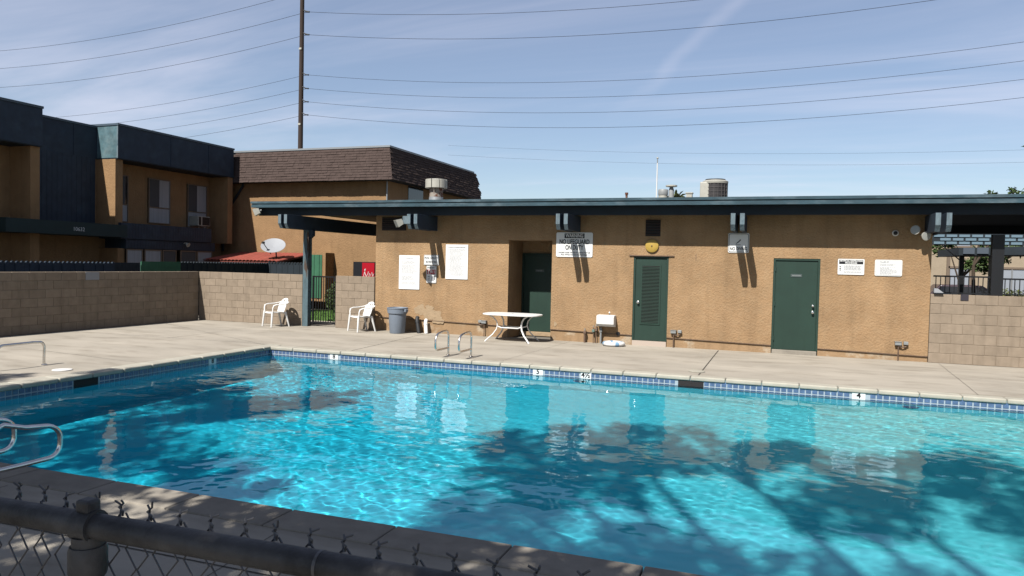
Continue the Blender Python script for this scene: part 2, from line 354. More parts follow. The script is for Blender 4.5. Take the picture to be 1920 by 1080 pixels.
y = PY0
while y < PY1:
    bev(shared('coping_stone', me, pool, (PX0, y + 0.3, 0)), 0.024, 3); y += 0.6
for lx, ly, lm_ in ((-1.45, 14.12, COPEFAR), (-11.2, 8.95, WHITEP)):
    MB().lathe([(0.0, 0.004), (0.15, 0.004), (0.15, 0.014), (0.13, 0.018), (0.0, 0.018)], (lx, ly, 0)).build('skimmer_lid', lm_, pool, smooth=True)
for lx in (-6.9, -3.5, 2.0):
    MB().lathe([(0.0, 0), (0.12, 0), (0.12, 0.02), (0.10, 0.03), (0.0, 0.03)], M=Matrix.Rotation(R(90), 3, 'X'), c=(lx, PY1 - 0.002, -0.52)).build('pool_light', DARKV, pool)
# water: real waves, so that it mirrors, refracts and focuses light
nx, ny = 800, 420
X, Y = np.meshgrid(np.linspace(PX0 + 0.003, PX1 - 0.003, nx), np.linspace(PY0 + 0.003, PY1 - 0.003, ny))
Z = np.zeros_like(X); wr = random.Random(5)
for i in range(90):
    lam = math.exp(wr.uniform(math.log(0.09), math.log(0.9))); k = 2 * math.pi / lam
    a = wr.gauss(R(70), R(55)); amp = 0.00048 * lam
    ph = wr.uniform(0, 6.28); kx, ky = k * math.cos(a), k * math.sin(a)
    Z += amp * np.sin(kx * X + ky * Y + ph + 0.6 * np.sin(0.7 * X + 0.9 * Y + i))
Z *= 0.75 + 0.45 * np.sin(0.55 * X + 0.3) * np.sin(0.6 * Y + 1.0)
vs = np.stack([X, Y, Z - 0.165], -1).reshape(-1, 3)
ix = np.arange(nx * ny).reshape(ny, nx)
fs = np.stack([ix[:-1, :-1], ix[:-1, 1:], ix[1:, 1:], ix[1:, :-1]], -1).reshape(-1, 4)
me = bpy.data.meshes.new('water'); me.from_pydata(vs.tolist(), [], fs.tolist()); me.shade_smooth()
wm = bpy.data.materials.new('water'); wm.use_nodes = True; nt = wm.node_tree; nt.nodes.clear()
gl = nt.nodes.new('ShaderNodeBsdfGlass'); gl.inputs['IOR'].default_value = 1.33; gl.inputs['Roughness'].default_value = 0.0; gl.inputs['Color'].default_value = (0.78, 0.96, 1.0, 1)
mo = nt.nodes.new('ShaderNodeOutputMaterial'); nt.links.new(gl.outputs[0], mo.inputs[0]); me.materials.append(wm)
water = struct(link('water', me)); water.cycles.is_caustics_caster = True

# ------------------------------------------------------------------ block walls
BW, BH, H7 = 0.42, 0.2125, 1.4875
BMX = bev(link('tmp', MB().box(-0.2065, -0.075, 0.0025, 0.2065, 0.075, BH - 0.0025).mesh('block', BLOCK)), 0.006, 1)
BMY = bev(link('tmp', MB().box(-0.075, -0.2065, 0.0025, 0.075, 0.2065, BH - 0.0025).mesh('block', BLOCK)), 0.006, 1)
BHX = bev(link('tmp', MB().box(-0.1015, -0.075, 0.0025, 0.1015, 0.075, BH - 0.0025).mesh('half_block', BLOCK)), 0.006, 1)
def block_wall(label, x0, x1, yc, along='x'):
    L_ = x1 - x0
    w = thing('block_wall', label, 'wall', ((x0 + x1) / 2, yc, 0) if along == 'x' else (yc, (x0 + x1) / 2, 0))
    mb = MB()
    if along == 'x': mb.box(x0 + 0.005, yc - 0.067, -0.05, x1 - 0.005, yc + 0.067, H7 - 0.012)
    else: mb.box(yc - 0.067, x0 + 0.005, -0.05, yc + 0.067, x1 - 0.005, H7 - 0.012)
    mb.build('mortar_core', MORTAR, w)
    for c in range(7):
        s0 = x0 + (0 if c % 2 == 0 else BW / 2)
        if along == 'x' and c % 2 and L_ < 30:
            for hx in (x0 + 0.105,) : 
                o = BHX.copy(); COL.objects.link(o); o.name = 'half_block'; o.parent = w; o.location = Vector((hx, yc, c * BH)) - w.location
        k = s0
        while k + BW <= x1 + 0.011:
            src = BMX if along == 'x' else BMY
            o = src.copy(); COL.objects.link(o); o.name = 'block'; o.parent = w
            j = rng.uniform(-0.0025, 0.0025)
            o.location = (Vector((k + BW / 2, yc + j, c * BH)) if along == 'x' else Vector((yc + j, k + BW / 2, c * BH))) - w.location
            k += BW
        if along == 'x' and x1 - k > 0.15:
            o = BHX.copy(); COL.objects.link(o); o.name = 'half_block'; o.parent = w; o.location = Vector((k + 0.105, yc, c * BH)) - w.location
    return w
block_wall('long tan block wall in shade along the left side of the deck', 7.56, 18.06, -16.93, 'y')
bw2 = block_wall('sunlit tan block wall behind the white chair, between corner and post', -16.85, -13.07, 18.14)
block_wall('short tan block wall piece between iron gate and pool house', -11.95, -10.69, 18.14)
block_wall('tan block wall topped by black iron railing beside the pool house', 3.006, 8.886, 18.17)
for o in (BMX, BMY, BHX): bpy.data.objects.remove(o)
o = MB().box(-16.852, 14.12, 1.275, -16.845, 14.52, 1.485).build('wall_plate', mat('grey_plate', (0.42, 0.44, 0.47), 0.6)); tag(o, 'pale grey plate on the top course of the shaded block wall', 'plate')

# ------------------------------------------------------------------ pool house
house = thing('pool_house', 'tan stucco pool house with flat teal-edged roof and green doors', 'building', (-3.8, 22, 0))
scr = lambda x: 0.1845 - 0.0182 * x
XL, XR, YB = -10.69, 3.0, 25.0
op = [(-6.73, -5.55, 2.551), (-3.45, -2.60, 2.19), (-0.21, 0.79, 2.20)]
xs = [XL] + [v for o_ in op for v in o_[:2]] + [XR]
w_ = MB(); b_ = MB()
for i in range(0, len(xs), 2):
    a, b = xs[i], xs[i + 1]
    w_.prism([(a, scr(a)), (b, scr(b)), (b, 3.208), (a, 3.208)], D, D + 0.2)
    b_.prism([(a, -0.05), (b, -0.05), (b, scr(b)), (a, scr(a))], D + 0.022, D + 0.2)
for a, b, z in op: w_.prism([(a, z), (b, z), (b, 3.208), (a, 3.208)], D, D + 0.2)
w_.build('front_wall', STUCCO, house); b_.build('wall_base', STUCCO_BASE, house)
g = MB(); g.box(XL, D + 0.2, -0.05, XL + 0.2, YB, 3.205); g.box(XR - 0.2, D + 0.2, -0.05, XR, YB, 3.205); g.box(XL + 0.2, YB - 0.2, -0.05, XR - 0.2, YB, 3.205); g.build('side_and_back_wall', STUCCO, house)
# drip screed just above the base
for i in range(0, len(xs), 2):
    a, b = xs[i] + 0.001, xs[i + 1] - 0.001
    MB().prism([(a, scr(a) - 0.012), (b, scr(b) - 0.012), (b, scr(b) + 0.003), (a, scr(a) + 0.003)], D - 0.012, D + 0.02).build('drip_screed', COPPER, house)
# recess with its door
RD = D + 1.07
g = MB(); g.box(-6.93, D + 0.2, -0.02, -6.73, RD + 0.15, 2.75); g.box(-5.55, D + 0.2, -0.02, -5.35, RD + 0.15, 2.75); g.box(-6.73, D + 0.2, 2.551, -5.55, RD + 0.15, 2.75)
g.box(-6.73, RD + 0.05, 2.24, -5.55, RD + 0.15, 2.551); g.build('recess_wall', STUCCO, house)
def door(x0, x1, z0, z1, yf, label=None, swing=1):
    d = MB().box(x0 + 0.05, yf + 0.025, z0, x1 - 0.05, yf + 0.07, z1 - 0.05).build('door', GREEN, house, bevel=0.004)
    f = MB(); f.box(x0, yf, z0, x0 + 0.047, yf + 0.10, z1); f.box(x1 - 0.047, yf, z0, x1, yf + 0.10, z1); f.box(x0 + 0.047, yf, z1 - 0.047, x1 - 0.047, yf + 0.10, z1)
    f.build('door_frame', GREEN, d)
    return d
d1_ = door(-6.725, -5.70, 0.10, 2.235, RD)
MB().box(-6.35, RD + 0.016, 1.73, -6.10, RD + 0.024, 1.80).build('name_plate', mat('door_plate', (0.10, 0.13, 0.13), 0.4), d1_)
mb = MB(); [mb.box(-6.31 + i * 0.034, RD + 0.013, 1.748, -6.31 + i * 0.034 + 0.018, RD + 0.0155, 1.782) for i in range(5)]; mb.build('worn_lettering', mat('plate_ink', (0.32, 0.35, 0.34), 0.5), d1_, kind='stuff')
MB().box(-6.725, D + 0.95, -0.01, -5.56, RD + 0.1, 0.095).build('threshold', PATCH, house, bevel=0.01)
d2_ = door(-3.45, -2.60, 0.125, 2.19, D + 0.01)
g = MB().box(-3.24, D + 0.028, 0.55, -2.81, D + 0.033, 1.96).build('louvre_panel', DARKV, d2_)
fr = MB()
for a in ((-3.27, 0.52, -3.235, 1.99), (-2.815, 0.52, -2.78, 1.99), (-3.235, 0.52, -2.815, 0.555), (-3.235, 1.955, -2.815, 1.99)): fr.box(a[0], D + 0.02, a[1], a[2], D + 0.036, a[3])
fr.build('louvre_frame', GREEN, d2_)
sl = MB(); sl.add([(-0.21, -0.012, 0.0), (0.21, -0.012, 0.0), (0.21, 0.012, 0.018), (-0.21, 0.012, 0.018), (-0.21, -0.012, 0.004), (0.21, -0.012, 0.004), (0.21, 0.012, 0.022), (-0.21, 0.012, 0.022)], [(0, 1, 2, 3), (7, 6, 5, 4), (0, 4, 5, 1), (1, 5, 6, 2), (2, 6, 7, 3), (3, 7, 4, 0)])
slm = sl.mesh('slat', GREEN)
for i in range(40): shared('slat', slm, d2_, (-3.025, D + 0.027, 0.565 + i * 0.0347))
KN = [(0.0, 0), (0.028, 0), (0.03, 0.012), (0.016, 0.02), (0.016, 0.035), (0.03, 0.045), (0.03, 0.062), (0.0, 0.07)]
RX = Matrix.Rotation(R(90), 3, 'X')
MB().lathe(KN, (-3.32, D + 0.03, 1.06), 16, RX).build('door_knob', STEEL, d2_, smooth=True)
MB().box(-3.44, D - 0.02, 0.0, -2.61, D + 0.09, 0.12).build('door_step', mat('pale_step', (0.66, 0.55, 0.46), 0.8), house)
MB().box(-3.56, D - 0.035, 2.195, -2.47, D + 0.0, 2.215).build('drip_cap', COPPER, house)
d3_ = door(-0.21, 0.79, 0.10, 2.20, D + 0.01)
for zz_, rr in ((0.98, 1), (1.13, 0.8)): MB().lathe([(r * rr, z) for r, z in KN], (0.66, D + 0.03, zz_), 16, RX).build('door_knob' if rr == 1 else 'dead_bolt', STEEL, d3_, smooth=True)
for zz_ in (0.35, 1.15, 1.95): MB().box(-0.175, D + 0.004, zz_ - 0.05, -0.15, D + 0.034, zz_ + 0.05).build('hinge', GREEN, d3_)
MB().box(0.17, D + 0.026, 1.775, 0.41, D + 0.034, 1.845).build('name_plate', mat('door_plate', (0.10, 0.13, 0.13), 0.4), d3_)
mb = MB(); [mb.box(0.20 + i * 0.024, D + 0.0235, 1.797, 0.20 + i * 0.024 + 0.015, D + 0.0255, 1.824) for i in range(8)]; mb.build('worn_lettering', mat('plate_ink', (0.32, 0.35, 0.34), 0.5), d3_, kind='stuff')
MB().box(-0.19, D - 0.03, -0.01, 0.77, D + 0.09, 0.095).build('door_step', COPE, house, bevel=0.01)
# vents
def louvre(x0, x1, z0, z1, n):
    v = MB().box(x0, D - 0.012, z0, x1, D - 0.002, z1).build('vent', DARKV, house)
    me = MB().box(-(x1 - x0) / 2 + 0.01, -0.028, -0.006, (x1 - x0) / 2 - 0.01, -0.0, 0.006).mesh('vent_slat', mat('vent_slat', (0.05, 0.035, 0.032), 0.7))
    for i in range(n): shared('vent_slat', me, v, ((x0 + x1) / 2, D - 0.012, z0 + (i + 0.6) * (z1 - z0) / n), (R(-25), 0, 0))
louvre(-10.50, -9.75, 2.78, 3.14, 6); louvre(-3.18, -2.82, 2.68, 3.08, 6)
# patches and marks on the wall
_by = D - 0.002
def blob(cx, cz, rx, rz_, n=22, y=D - 0.004, m=PATCH, name='plaster_patch'):
    pts = []
    for i in range(n):
        a = 2 * math.pi * i / n; k = 0.85 + 0.13 * math.sin(3 * a + cx * 9) + 0.08 * math.sin(7 * a + cz * 20) + rng.uniform(-0.05, 0.05); pts.append((cx + math.cos(a) * rx * k, cz + math.sin(a) * rz_ * k))
    global _by; _by -= 0.0012
    MB().prism(pts, _by, D + 0.001).build(name, m, house)
blob(-9.28, 0.62, 0.20, 0.17); blob(-8.95, 0.52, 0.33, 0.17); blob(-8.72, 0.36, 0.2, 0.12); blob(-9.0, 0.68, 0.14, 0.1); blob(-5.42, 0.42, 0.05, 0.07)
MB().lathe([(0, 0), (0.05, 0), (0.05, 0.012), (0, 0.014)], (-3.79, D, 0.26), 16, RX).build('wall_hole', BLACK, house)
MB().box(-1.965, D - 0.004, 2.10, -1.955, D, 2.26).build('wall_crack', COPPER, house)
# roof
RX0, RX1, FY, YR = -14.3, 9.2, D - 0.80, 26.2
roof = MB().box(RX0 + 0.02, FY + 0.035, 3.39, RX1, YR, 3.50).build('roof', DARKTRIM, house)
MB().box(RX0 + 0.02, FY + 0.04, 3.503, RX1, YR, 3.515).build('roof_felt', ROOFTOP, roof)
MB().box(RX0, FY, 3.372, RX1, FY + 0.033, 3.464).build('fascia_board', TEAL, roof)
MB().box(RX0 - 0.01, FY - 0.022, 3.482, RX1, FY + 0.033, 3.545).build('roof_edge', TEAL, roof)
MB().box(RX0, FY + 0.034, 3.375, RX0 + 0.018, YR, 3.545).build('fascia_end', TEAL, roof)
MB().box(RX0 + 0.3, D - 0.018, 3.20, RX1, D + 0.06, 3.389).build('frieze_board', DARKTRIM, house)
for yy in (17.55, 20.2, 22.2, 24.2, 26.0):
    if yy < 18 or yy > 25.5: MB().box(RX0 + 0.1, yy - 0.03, 3.155, RX1, yy + 0.03, 3.388).build('purlin', DARKTRIM, roof)
for xe in (-12.78, -8.80, -4.82, -0.82, 3.14, 7.1):
    for k in (0, 1):
        x1 = xe - k * 0.195
        y1 = 26.1 if (xe < -11 or xe > 3) else D + 0.1
        be = MB().prism([(16.93, 2.90), (17.02, 2.775), (y1, 2.775), (y1, 3.153), (16.93, 3.153)], x1 - 0.10, x1, 'x').build('beam', NAVY, roof, bevel=0.004)
        MB().prism([(16.927, 2.905), (16.930, 2.905), (16.930, 3.148), (16.927, 3.148)], x1 - 0.097, x1 - 0.003, 'x').build('weathered_beam_end', TEAL_END, be)
        MB().prism([(16.927, 2.902), (16.9295, 2.9035), (17.018, 2.777), (17.0155, 2.7735)], x1 - 0.097, x1 - 0.003, 'x').build('weathered_beam_cut', TEAL_END, be)
post = MB(); post.box(-13.02, 18.0, 0, -12.84, 18.18, 2.774); post.build('post', mat('peeling_post', (0.12, 0.19, 0.22), 0.85, var=0.3, vscale=7, col2=(0.09, 0.06, 0.045), c2scale=4, c2lo=0.56, c2hi=0.64, bump=0.4, bscale=30, stretch=(1, 1, 0.35)), house, bevel=0.006)
MB().prism([(-12.838, 2.774), (-12.72, 2.774), (-12.72, 2.62), (-12.838, 2.52)], 18.03, 18.15).build('post_bracket', NAVY, house)
for px_ in (3.5, 7.6): MB().box(px_, 24.5, 0, px_ + 0.2, 24.7, 2.774).build('rear_post', DARKTRIM, house)

# ------------------------------------------------------------------ signs on the wall
def plate(name, label, x0, x1, z0, z1, m=SIGNW, r=0.03, th=0.006, border=None):
    cx, cz = (x0 + x1) / 2, (z0 + z1) / 2
    t_ = thing(name, label, 'sign', (cx, D - 0.012, cz))
    def rr(x0, x1, z0, z1, r):
        pts = []
        for (ax, az, s) in ((x1 - r, z0 + r, -90), (x1 - r, z1 - r, 0), (x0 + r, z1 - r, 90), (x0 + r, z0 + r, 180)):
            for i in range(5): a = R(s + i * 22.5); pts.append((ax + r * math.cos(a), az + r * math.sin(a)))
        return pts
    MB().prism(rr(x0, x1, z0, z1, r), D - 0.012 - th, D - 0.012).build('panel', m, t_)
    if border:
        w, c, i = border
        MB().prism(rr(x0 + i, x1 - i, z0 + i, z1 - i, r), D - 0.0145 - th, D - 0.0125 - th).build('border', c, t_)
        MB().prism(rr(x0 + i + w, x1 - i - w, z0 + i + w, z1 - i - w, r * 0.8), D - 0.0165 - th, D - 0.0148 - th).build('inner_panel', m, t_)
    return t_, D - 0.012 - th - 0.0035
def lines(parent, x0, x1, z0, z1, n, y, m=INK, h=0.010, ragged=0.5, indent=0.0):
    mb = MB()
    for i in range(n):
        z = z1 - (i + 0.5) * (z1 - z0) / n
        if rng.random() < 0.08: continue
        x = x0 + (indent if i % 3 else 0); xe = x1 - rng.random() * ragged * (x1 - x0)
        while x < xe:
            w = rng.uniform(0.015, 0.055); mb.box(x, y, z - h / 2, min(x + w, xe), y + 0.001, z + h / 2); x += w + 0.010
    if mb.v: mb.build('small_print', m, parent, kind='stuff')
s_, y_ = plate('warning_sign', 'white WARNING no lifeguard on duty sign under beam ends', -5.44, -4.49, 2.14, 2.76, r=0.04)
bm_ = MB().box(-5.225, y_ + 0.001, 2.615, -4.705, y_ + 0.003, 2.735).build('heading_box', BLACK, s_)
text('WARNING', 0.13, SIGNW, s_, (-4.965, y_ - 0.001, 2.675), width=0.46, bold=0.002)
text('NO LIFEGUARD', 0.16, BLACK, s_, (-4.965, y_, 2.52), width=0.78, bold=0.004)
text('ON DUTY', 0.16, BLACK, s_, (-4.965, y_, 2.375), width=0.47, bold=0.004)
text('CHILDREN UNDER THE AGE OF 14 SHOULD NOT USE', 0.05, BLACK, s_, (-4.965, y_, 2.25), width=0.82)
text('POOL WITHOUT AN ADULT IN ATTENDANCE', 0.05, BLACK, s_, (-4.965, y_, 2.195), width=0.68)
s_, y_ = plate('no_diving_sign', 'white NO DIVING sign with small diver symbol', -1.23, -0.76, 2.31, 2.77, border=(0.012, BLACK, 0.014), r=0.035)
y_ -= 0.004
text('NO DIVING', 0.10, BLACK, s_, (-0.995, y_, 2.40), width=0.38, bold=0.002)
g = MB(); g.tube([(-1.03, y_, 2.54), (-0.99, y_, 2.57), (-0.95, y_, 2.615)], 0.010, 6, flat=1.0); g.tube([(-1.06, y_, 2.50), (-0.95, y_, 2.50)], 0.004, 6); g.lathe([(0, -0.012), (0.012, 0), (0, 0.012)], (-1.045, y_, 2.53), 8); g.build('diver_symbol', BLACK, s_)
s_, y_ = plate('rules_poster', 'tall white pool rules poster left of the capacity sign', -9.94, -9.31, 1.175, 2.105, PAPER, r=0.004)
lines(s_, -9.72, -9.52, 2.0, 2.03, 1, y_, h=0.018, ragged=0.0); lines(s_, -9.86, -9.38, 1.30, 1.96, 22, y_, ragged=0.35)
s_, y_ = plate('rules_poster', 'tall white regulations poster right of the capacity sign', -8.53, -7.88, 1.49, 2.415, PAPER, r=0.004)
lines(s_, -8.46, -7.95, 2.33, 2.36, 1, y_, m=mat('grey_ink', (0.22, 0.23, 0.25), 0.7), h=0.02, ragged=0.0); lines(s_, -8.46, -7.95, 1.58, 2.30, 24, y_, ragged=0.3, indent=0.05)
s_, y_ = plate('capacity_sign', 'small white POOL CAPACITY 90 PERSONS sign', -9.18, -8.735, 1.85, 2.125, border=(0.008, mat('grey_ink', (0.22, 0.23, 0.25), 0.7), 0.008), r=0.02)
text('POOL CAPACITY', 0.085, BLACK, s_, (-8.957, y_ - 0.004, 2.04), width=0.39); text('90 PERSONS', 0.085, BLACK, s_, (-8.957, y_ - 0.004, 1.93), width=0.32)
s_, y_ = plate('emergency_sign', 'small white emergency 911 sign with red band', -9.10, -8.80, 1.365, 1.83, border=(0.006, GREYBOX, 0.008), r=0.03)
y_ -= 0.004
text('EMERGENCY', 0.06, BLACK, s_, (-8.95, y_, 1.775), width=0.24); MB().box(-9.075, y_ + 0.001, 1.60, -8.99, y_ + 0.003, 1.73).build('red_box', REDINK, s_); MB().box(-8.98, y_ + 0.001, 1.60, -8.825, y_ + 0.003, 1.73).build('red_box', REDINK, s_)
text('911', 0.12, SIGNW, s_, (-8.90, y_ - 0.001, 1.665), width=0.14, bold=0.002); text('(', 0.12, SIGNW, s_, (-9.03, y_ - 0.001, 1.665), bold=0.006, name='receiver_symbol')
lines(s_, -9.06, -8.97, 1.42, 1.57, 3, y_, m=mat('grey_ink', (0.22, 0.23, 0.25), 0.7), h=0.022, ragged=0.2); MB().box(-8.94, y_, 1.42, -8.87, y_ + 0.001, 1.56).build('figure_symbol', INK, s_); MB().box(-8.86, y_, 1.45, -8.84, y_ + 0.001, 1.56).build('figure_symbol', BLACK, s_)
s_, y_ = plate('respiration_sign', 'white artificial respiration procedure sign with black heading', 1.15, 1.69, 1.86, 2.21, r=0.02)
MB().box(1.175, y_ + 0.001, 2.095, 1.665, y_ + 0.003, 2.19).build('heading_box', BLACK, s_)
text('ARTIFICIAL RESPIRATION', 0.048, SIGNW, s_, (1.42, y_ - 0.001, 2.165), width=0.47, bold=0.0015); text('PROCEDURE', 0.048, SIGNW, s_, (1.42, y_ - 0.001, 2.118), width=0.24, bold=0.0015)
lines(s_, 1.28, 1.65, 1.90, 2.07, 9, y_, h=0.008, ragged=0.15)
for zz_ in (2.035, 1.995, 1.96): MB().box(1.18 + rng.uniform(0, 0.01), y_, zz_ - 0.008, 1.22, y_ + 0.001, zz_ + 0.008).build('figure_symbol', BLACK, s_)
s_, y_ = plate('rules_sign', 'white sign with thin border and small printed rules by corner', 1.90, 2.44, 1.85, 2.205, border=(0.006, GREYBOX, 0.016), r=0.03)
y_ -= 0.004
text('RULES OF', 0.042, mat('grey_ink', (0.22, 0.23, 0.25), 0.7), s_, (2.09, y_, 2.155), width=0.17); lines(s_, 2.195, 2.35, 2.14, 2.17, 1, y_, m=mat('grey_ink', (0.22, 0.23, 0.25), 0.7), h=0.024, ragged=0.0); lines(s_, 2.0, 2.36, 1.885, 2.125, 12, y_, h=0.008, ragged=0.5)

# ------------------------------------------------------------------ things fixed to the pool house
o = thing('alarm_bell', 'round yellow alarm bell above the louvred green door', 'bell', (-3.01, D, 2.445))
MB().lathe([(0, 0.0), (0.06, 0.0), (0.06, 0.03), (0, 0.03)], (-3.01, D, 2.445), 20, RX).build('bell_back', GREYBOX, o)
MB().lathe([(0.155, 0.03), (0.16, 0.036), (0.156, 0.045), (0.13, 0.056), (0.07, 0.064), (0, 0.067)], (-3.01, D, 2.445), 32, RX).build('gong', YELLOW, o, smooth=True)
MB().lathe([(0, 0.06), (0.018, 0.06), (0.014, 0.085), (0, 0.088)], (-3.01, D, 2.445), 12, RX).build('centre_bolt', COPPER, o, smooth=True)
def flood(label, base, aim, boxy):
    o = thing('floodlight', label, 'floodlight', base)
    b = Vector(base); a = Vector(aim).normalized(); q = a.to_track_quat('Z', 'Y').to_matrix().to_4x4(); q.translation = b + a * 0.05
    if boxy:
        h = MB(); 
        vs = [(-0.10, -0.07, 0), (0.10, -0.07, 0), (0.10, 0.07, 0), (-0.10, 0.07, 0), (-0.14, -0.10, 0.16), (0.14, -0.10, 0.16), (0.14, 0.10, 0.16), (-0.14, 0.10, 0.16)]
        h.add([q @ Vector(v) for v in vs], [(0, 3, 2, 1), (4, 5, 6, 7), (0, 1, 5, 4), (1, 2, 6, 5), (2, 3, 7, 6), (3, 0, 4, 7)]); h.build('lamp_housing', METALW, o)
        h = MB(); h.box(-0.12, -0.08, 0.162, 0.12, 0.08, 0.166, q); h.build('lamp_glass', mat('lamp_glass', (0.45, 0.47, 0.45), 0.2, spec=0.5), o)
    else:
        h = MB(); h.lathe([(0.03, 0), (0.045, 0.05), (0.085, 0.13), (0.10, 0.17), (0.098, 0.185)], q.translation, 24, q.to_3x3()); h.build('lamp_housing', METALW, o, smooth=True)
        h = MB(); h.lathe([(0, 0.19), (0.09, 0.187), (0.095, 0.18)], q.translation, 24, q.to_3x3()); h.build('lamp_glass', mat('lamp_glass', (0.45, 0.47, 0.45), 0.2, spec=0.5), o, smooth=True)
    MB().tube([b, b + a * 0.06], 0.022, 8).build('swivel', GREYBOX, o)
    return o
flood('boxy floodlight under the roof end above the open passage', (-13.95, 17.33, 3.30), (-0.75, -0.45, -0.35), True)
o = flood('boxy floodlight beside the beam ends by the large wall vent', (-9.22, 16.98, 2.98), (-0.6, -0.55, -0.35), True); MB().box(-9.23, 16.95, 2.90, -9.1, 17.0, 3.10).build('mount_plate', TEAL_END, o)
flood('round floodlight pointing left near the pool house corner, upper of pair', (2.74, D - 0.06, 2.84), (-0.5, -0.9, 0.05), False)
flood('round floodlight pointing right near the pool house corner, lower of pair', (2.76, D - 0.06, 2.76), (0.35, -0.9, -0.15), False)
o = thing('security_camera', 'small round white wall camera beside the twin floodlights', 'camera', (2.28, D, 2.79))
MB().lathe([(0, 0), (0.065, 0), (0.065, 0.03), (0.05, 0.045), (0, 0.045)], (2.28, D, 2.79), 24, RX).build('camera_base', WHITEP, o, smooth=True)
MB().lathe([(0.045, 0.04), (0.04, 0.06), (0.02, 0.075), (0, 0.078)], (2.28, D, 2.79), 20, RX).build('camera_dome', BLACK, o, smooth=True)
def outlet(x, label, flip=1):
    zt = 0.38; o = thing('outlet_box', label, 'outlet', (x, D, 0), group='electrical outlets low on the pool house wall')
    MB().tube([(x, D - 0.05, 0.0), (x, D - 0.05, zt - 0.03)], 0.013, 8).build('conduit', COPPER, o)
    MB().box(x - 0.07, D - 0.09, zt - 0.035, x + 0.06, D - 0.001, zt + 0.035).build('junction_box', GREYBOX, o, bevel=0.006)
    MB().box(x - 0.075, D - 0.10, zt + 0.036, x + 0.065, D - 0.001, zt + 0.044).build('cover', GREYBOX, o)
    MB().tube([(x, D - 0.05, zt - 0.06), (x + 0.08 * flip, D - 0.05, zt - 0.08), (x + 0.15 * flip, D - 0.05, zt - 0.06), (x + 0.16 * flip, D - 0.05, zt)], 0.013, 8).build('side_pipe', COPPER, o)
    MB().box(x + 0.13 * flip - 0.03, D - 0.085, zt - 0.02, x + 0.13 * flip + 0.06, D - 0.02, zt + 0.05).build('side_box', GREYBOX, o, bevel=0.008)
outlet(-7.36, 'grey outlet box on pipe beside the white table', -1); outlet(-2.43, 'grey outlet box on pipe beside the louvred door', 1); outlet(2.42, 'grey outlet box on pipe near the right wall corner', 1)
o = thing('fountain_basin', 'small white wall-mounted drinking fountain basin', 'fountain', (-4.07, D, 0.45))
MB().prism([(D, 0.42), (D, 0.72), (D - 0.22, 0.72), (D - 0.27, 0.69), (D - 0.27, 0.50), (D - 0.20, 0.44)], -4.29, -3.85, 'x').build('basin', WHITEP, o, bevel=0.015)
MB().tube([(-3.99, D - 0.12, 0.72), (-3.99, D - 0.12, 0.78), (-3.99, D - 0.15, 0.79)], 0.016, 8).build('spout', STEEL, o)
for k, (x, h) in enumerate(((-4.62, 0.30), (-4.40, 0.38), (-4.33, 0.42), (-4.21, 0.40))):
    o = thing('valve_pipe', ('short capped pipe standing apart left of the valve pipes', 'thin valve pipe with green tap at the wall foot', 'middle valve pipe with brown stem at the wall foot', 'thick grey valve pipe next to the fountain basin')[k], 'pipe', (x, D - 0.08, 0), group='pipes at the wall foot')
    MB().tube([(x, D - 0.08, 0), (x, D - 0.08, h)], (0.026, 0.011, 0.012, 0.024)[k], 10).build('riser', (COPPER, COPPER, COPPER, GREYBOX)[k], o)
    MB().box(x - 0.035, D - 0.115, h * 0.72, x + 0.035, D - 0.045, h * 0.72 + 0.07).build('valve', (COPPER, mat('verdigris', (0.18, 0.27, 0.23), 0.7), COPPER, GREYBOX)[k], o, bevel=0.012)
    MB().tube([(x, D - 0.08, h), (x, D - 0.08, h + 0.06)], 0.016, 8).build('stem', RUST, o)
for lab, x, tilt, m, r, h in (('dark pipe stub leaning by the wall behind the bin', -9.20, -0.10, BLACKR, 0.055, 0.42), ('white pipe stub leaning beside the dark one', -8.98, -0.06, WHITE, 0.05, 0.36)):
    o = thing('pipe_stub', lab, 'pipe', (x, 17.92, 0))
    MB().tube([(x, 17.92, 0), (x + tilt * 0.8, 17.97, h * 0.7), (x + tilt, 17.99, h * 0.85), (x + tilt * 1.2, 18.05, h)], r, 14).build('pipe', m, o, smooth=True)
    MB().tube([(x + tilt * 0.75, 17.965, h * 0.64), (x + tilt * 0.85, 17.975, h * 0.74)], r * 1.15, 14).build('collar', m, o, smooth=True)

# ------------------------------------------------------------------ rooftop things
o = thing('roof_vent', 'large rusty white exhaust vent with ribbed cap on the flat roof', 'vent', (-10.27, 21.0, 3.515))
MB().lathe([(0.30, 0), (0.24, 0.22), (0.215, 0.45)], (-10.27, 21, 3.515), 24).build('flashing', METALEDGE, o, smooth=True)
MB().lathe([(0.21, 0.40), (0.21, 0.80)], (-10.27, 21, 3.515), 24).build('stack', RUST, o, smooth=True)
for k in range(8):
    a0, a1 = R(k * 45 + 2), R(k * 45 + 43); pts = [(0.34 * math.cos(a0 + (a1 - a0) * i / 4), 0.34 * math.sin(a0 + (a1 - a0) * i / 4)) for i in range(5)] + [(0.25 * math.cos(a1), 0.25 * math.sin(a1)), (0.25 * math.cos(a0), 0.25 * math.sin(a0))]
    MB().prism([(-10.27 + p_[0], 21 + p_[1]) for p_ in pts], 4.24, 4.51, 'z').build('cap_panel', METALW, o, bevel=0.008)
MB().lathe([(0.30, 0), (0.30, 0.02), (0.1, 0.05), (0, 0.05)], (-10.27, 21, 4.49), 24).build('cap_top', METALW, o)
o = thing('air_conditioner', 'round-fronted rooftop air conditioner with dark coil and white casing', 'air conditioner', (-1.95, 22.2, 3.515))
MB().box(-2.33, 22.0, 3.515, -1.98, 22.6, 4.42).build('casing', METALW, o, bevel=0.02)
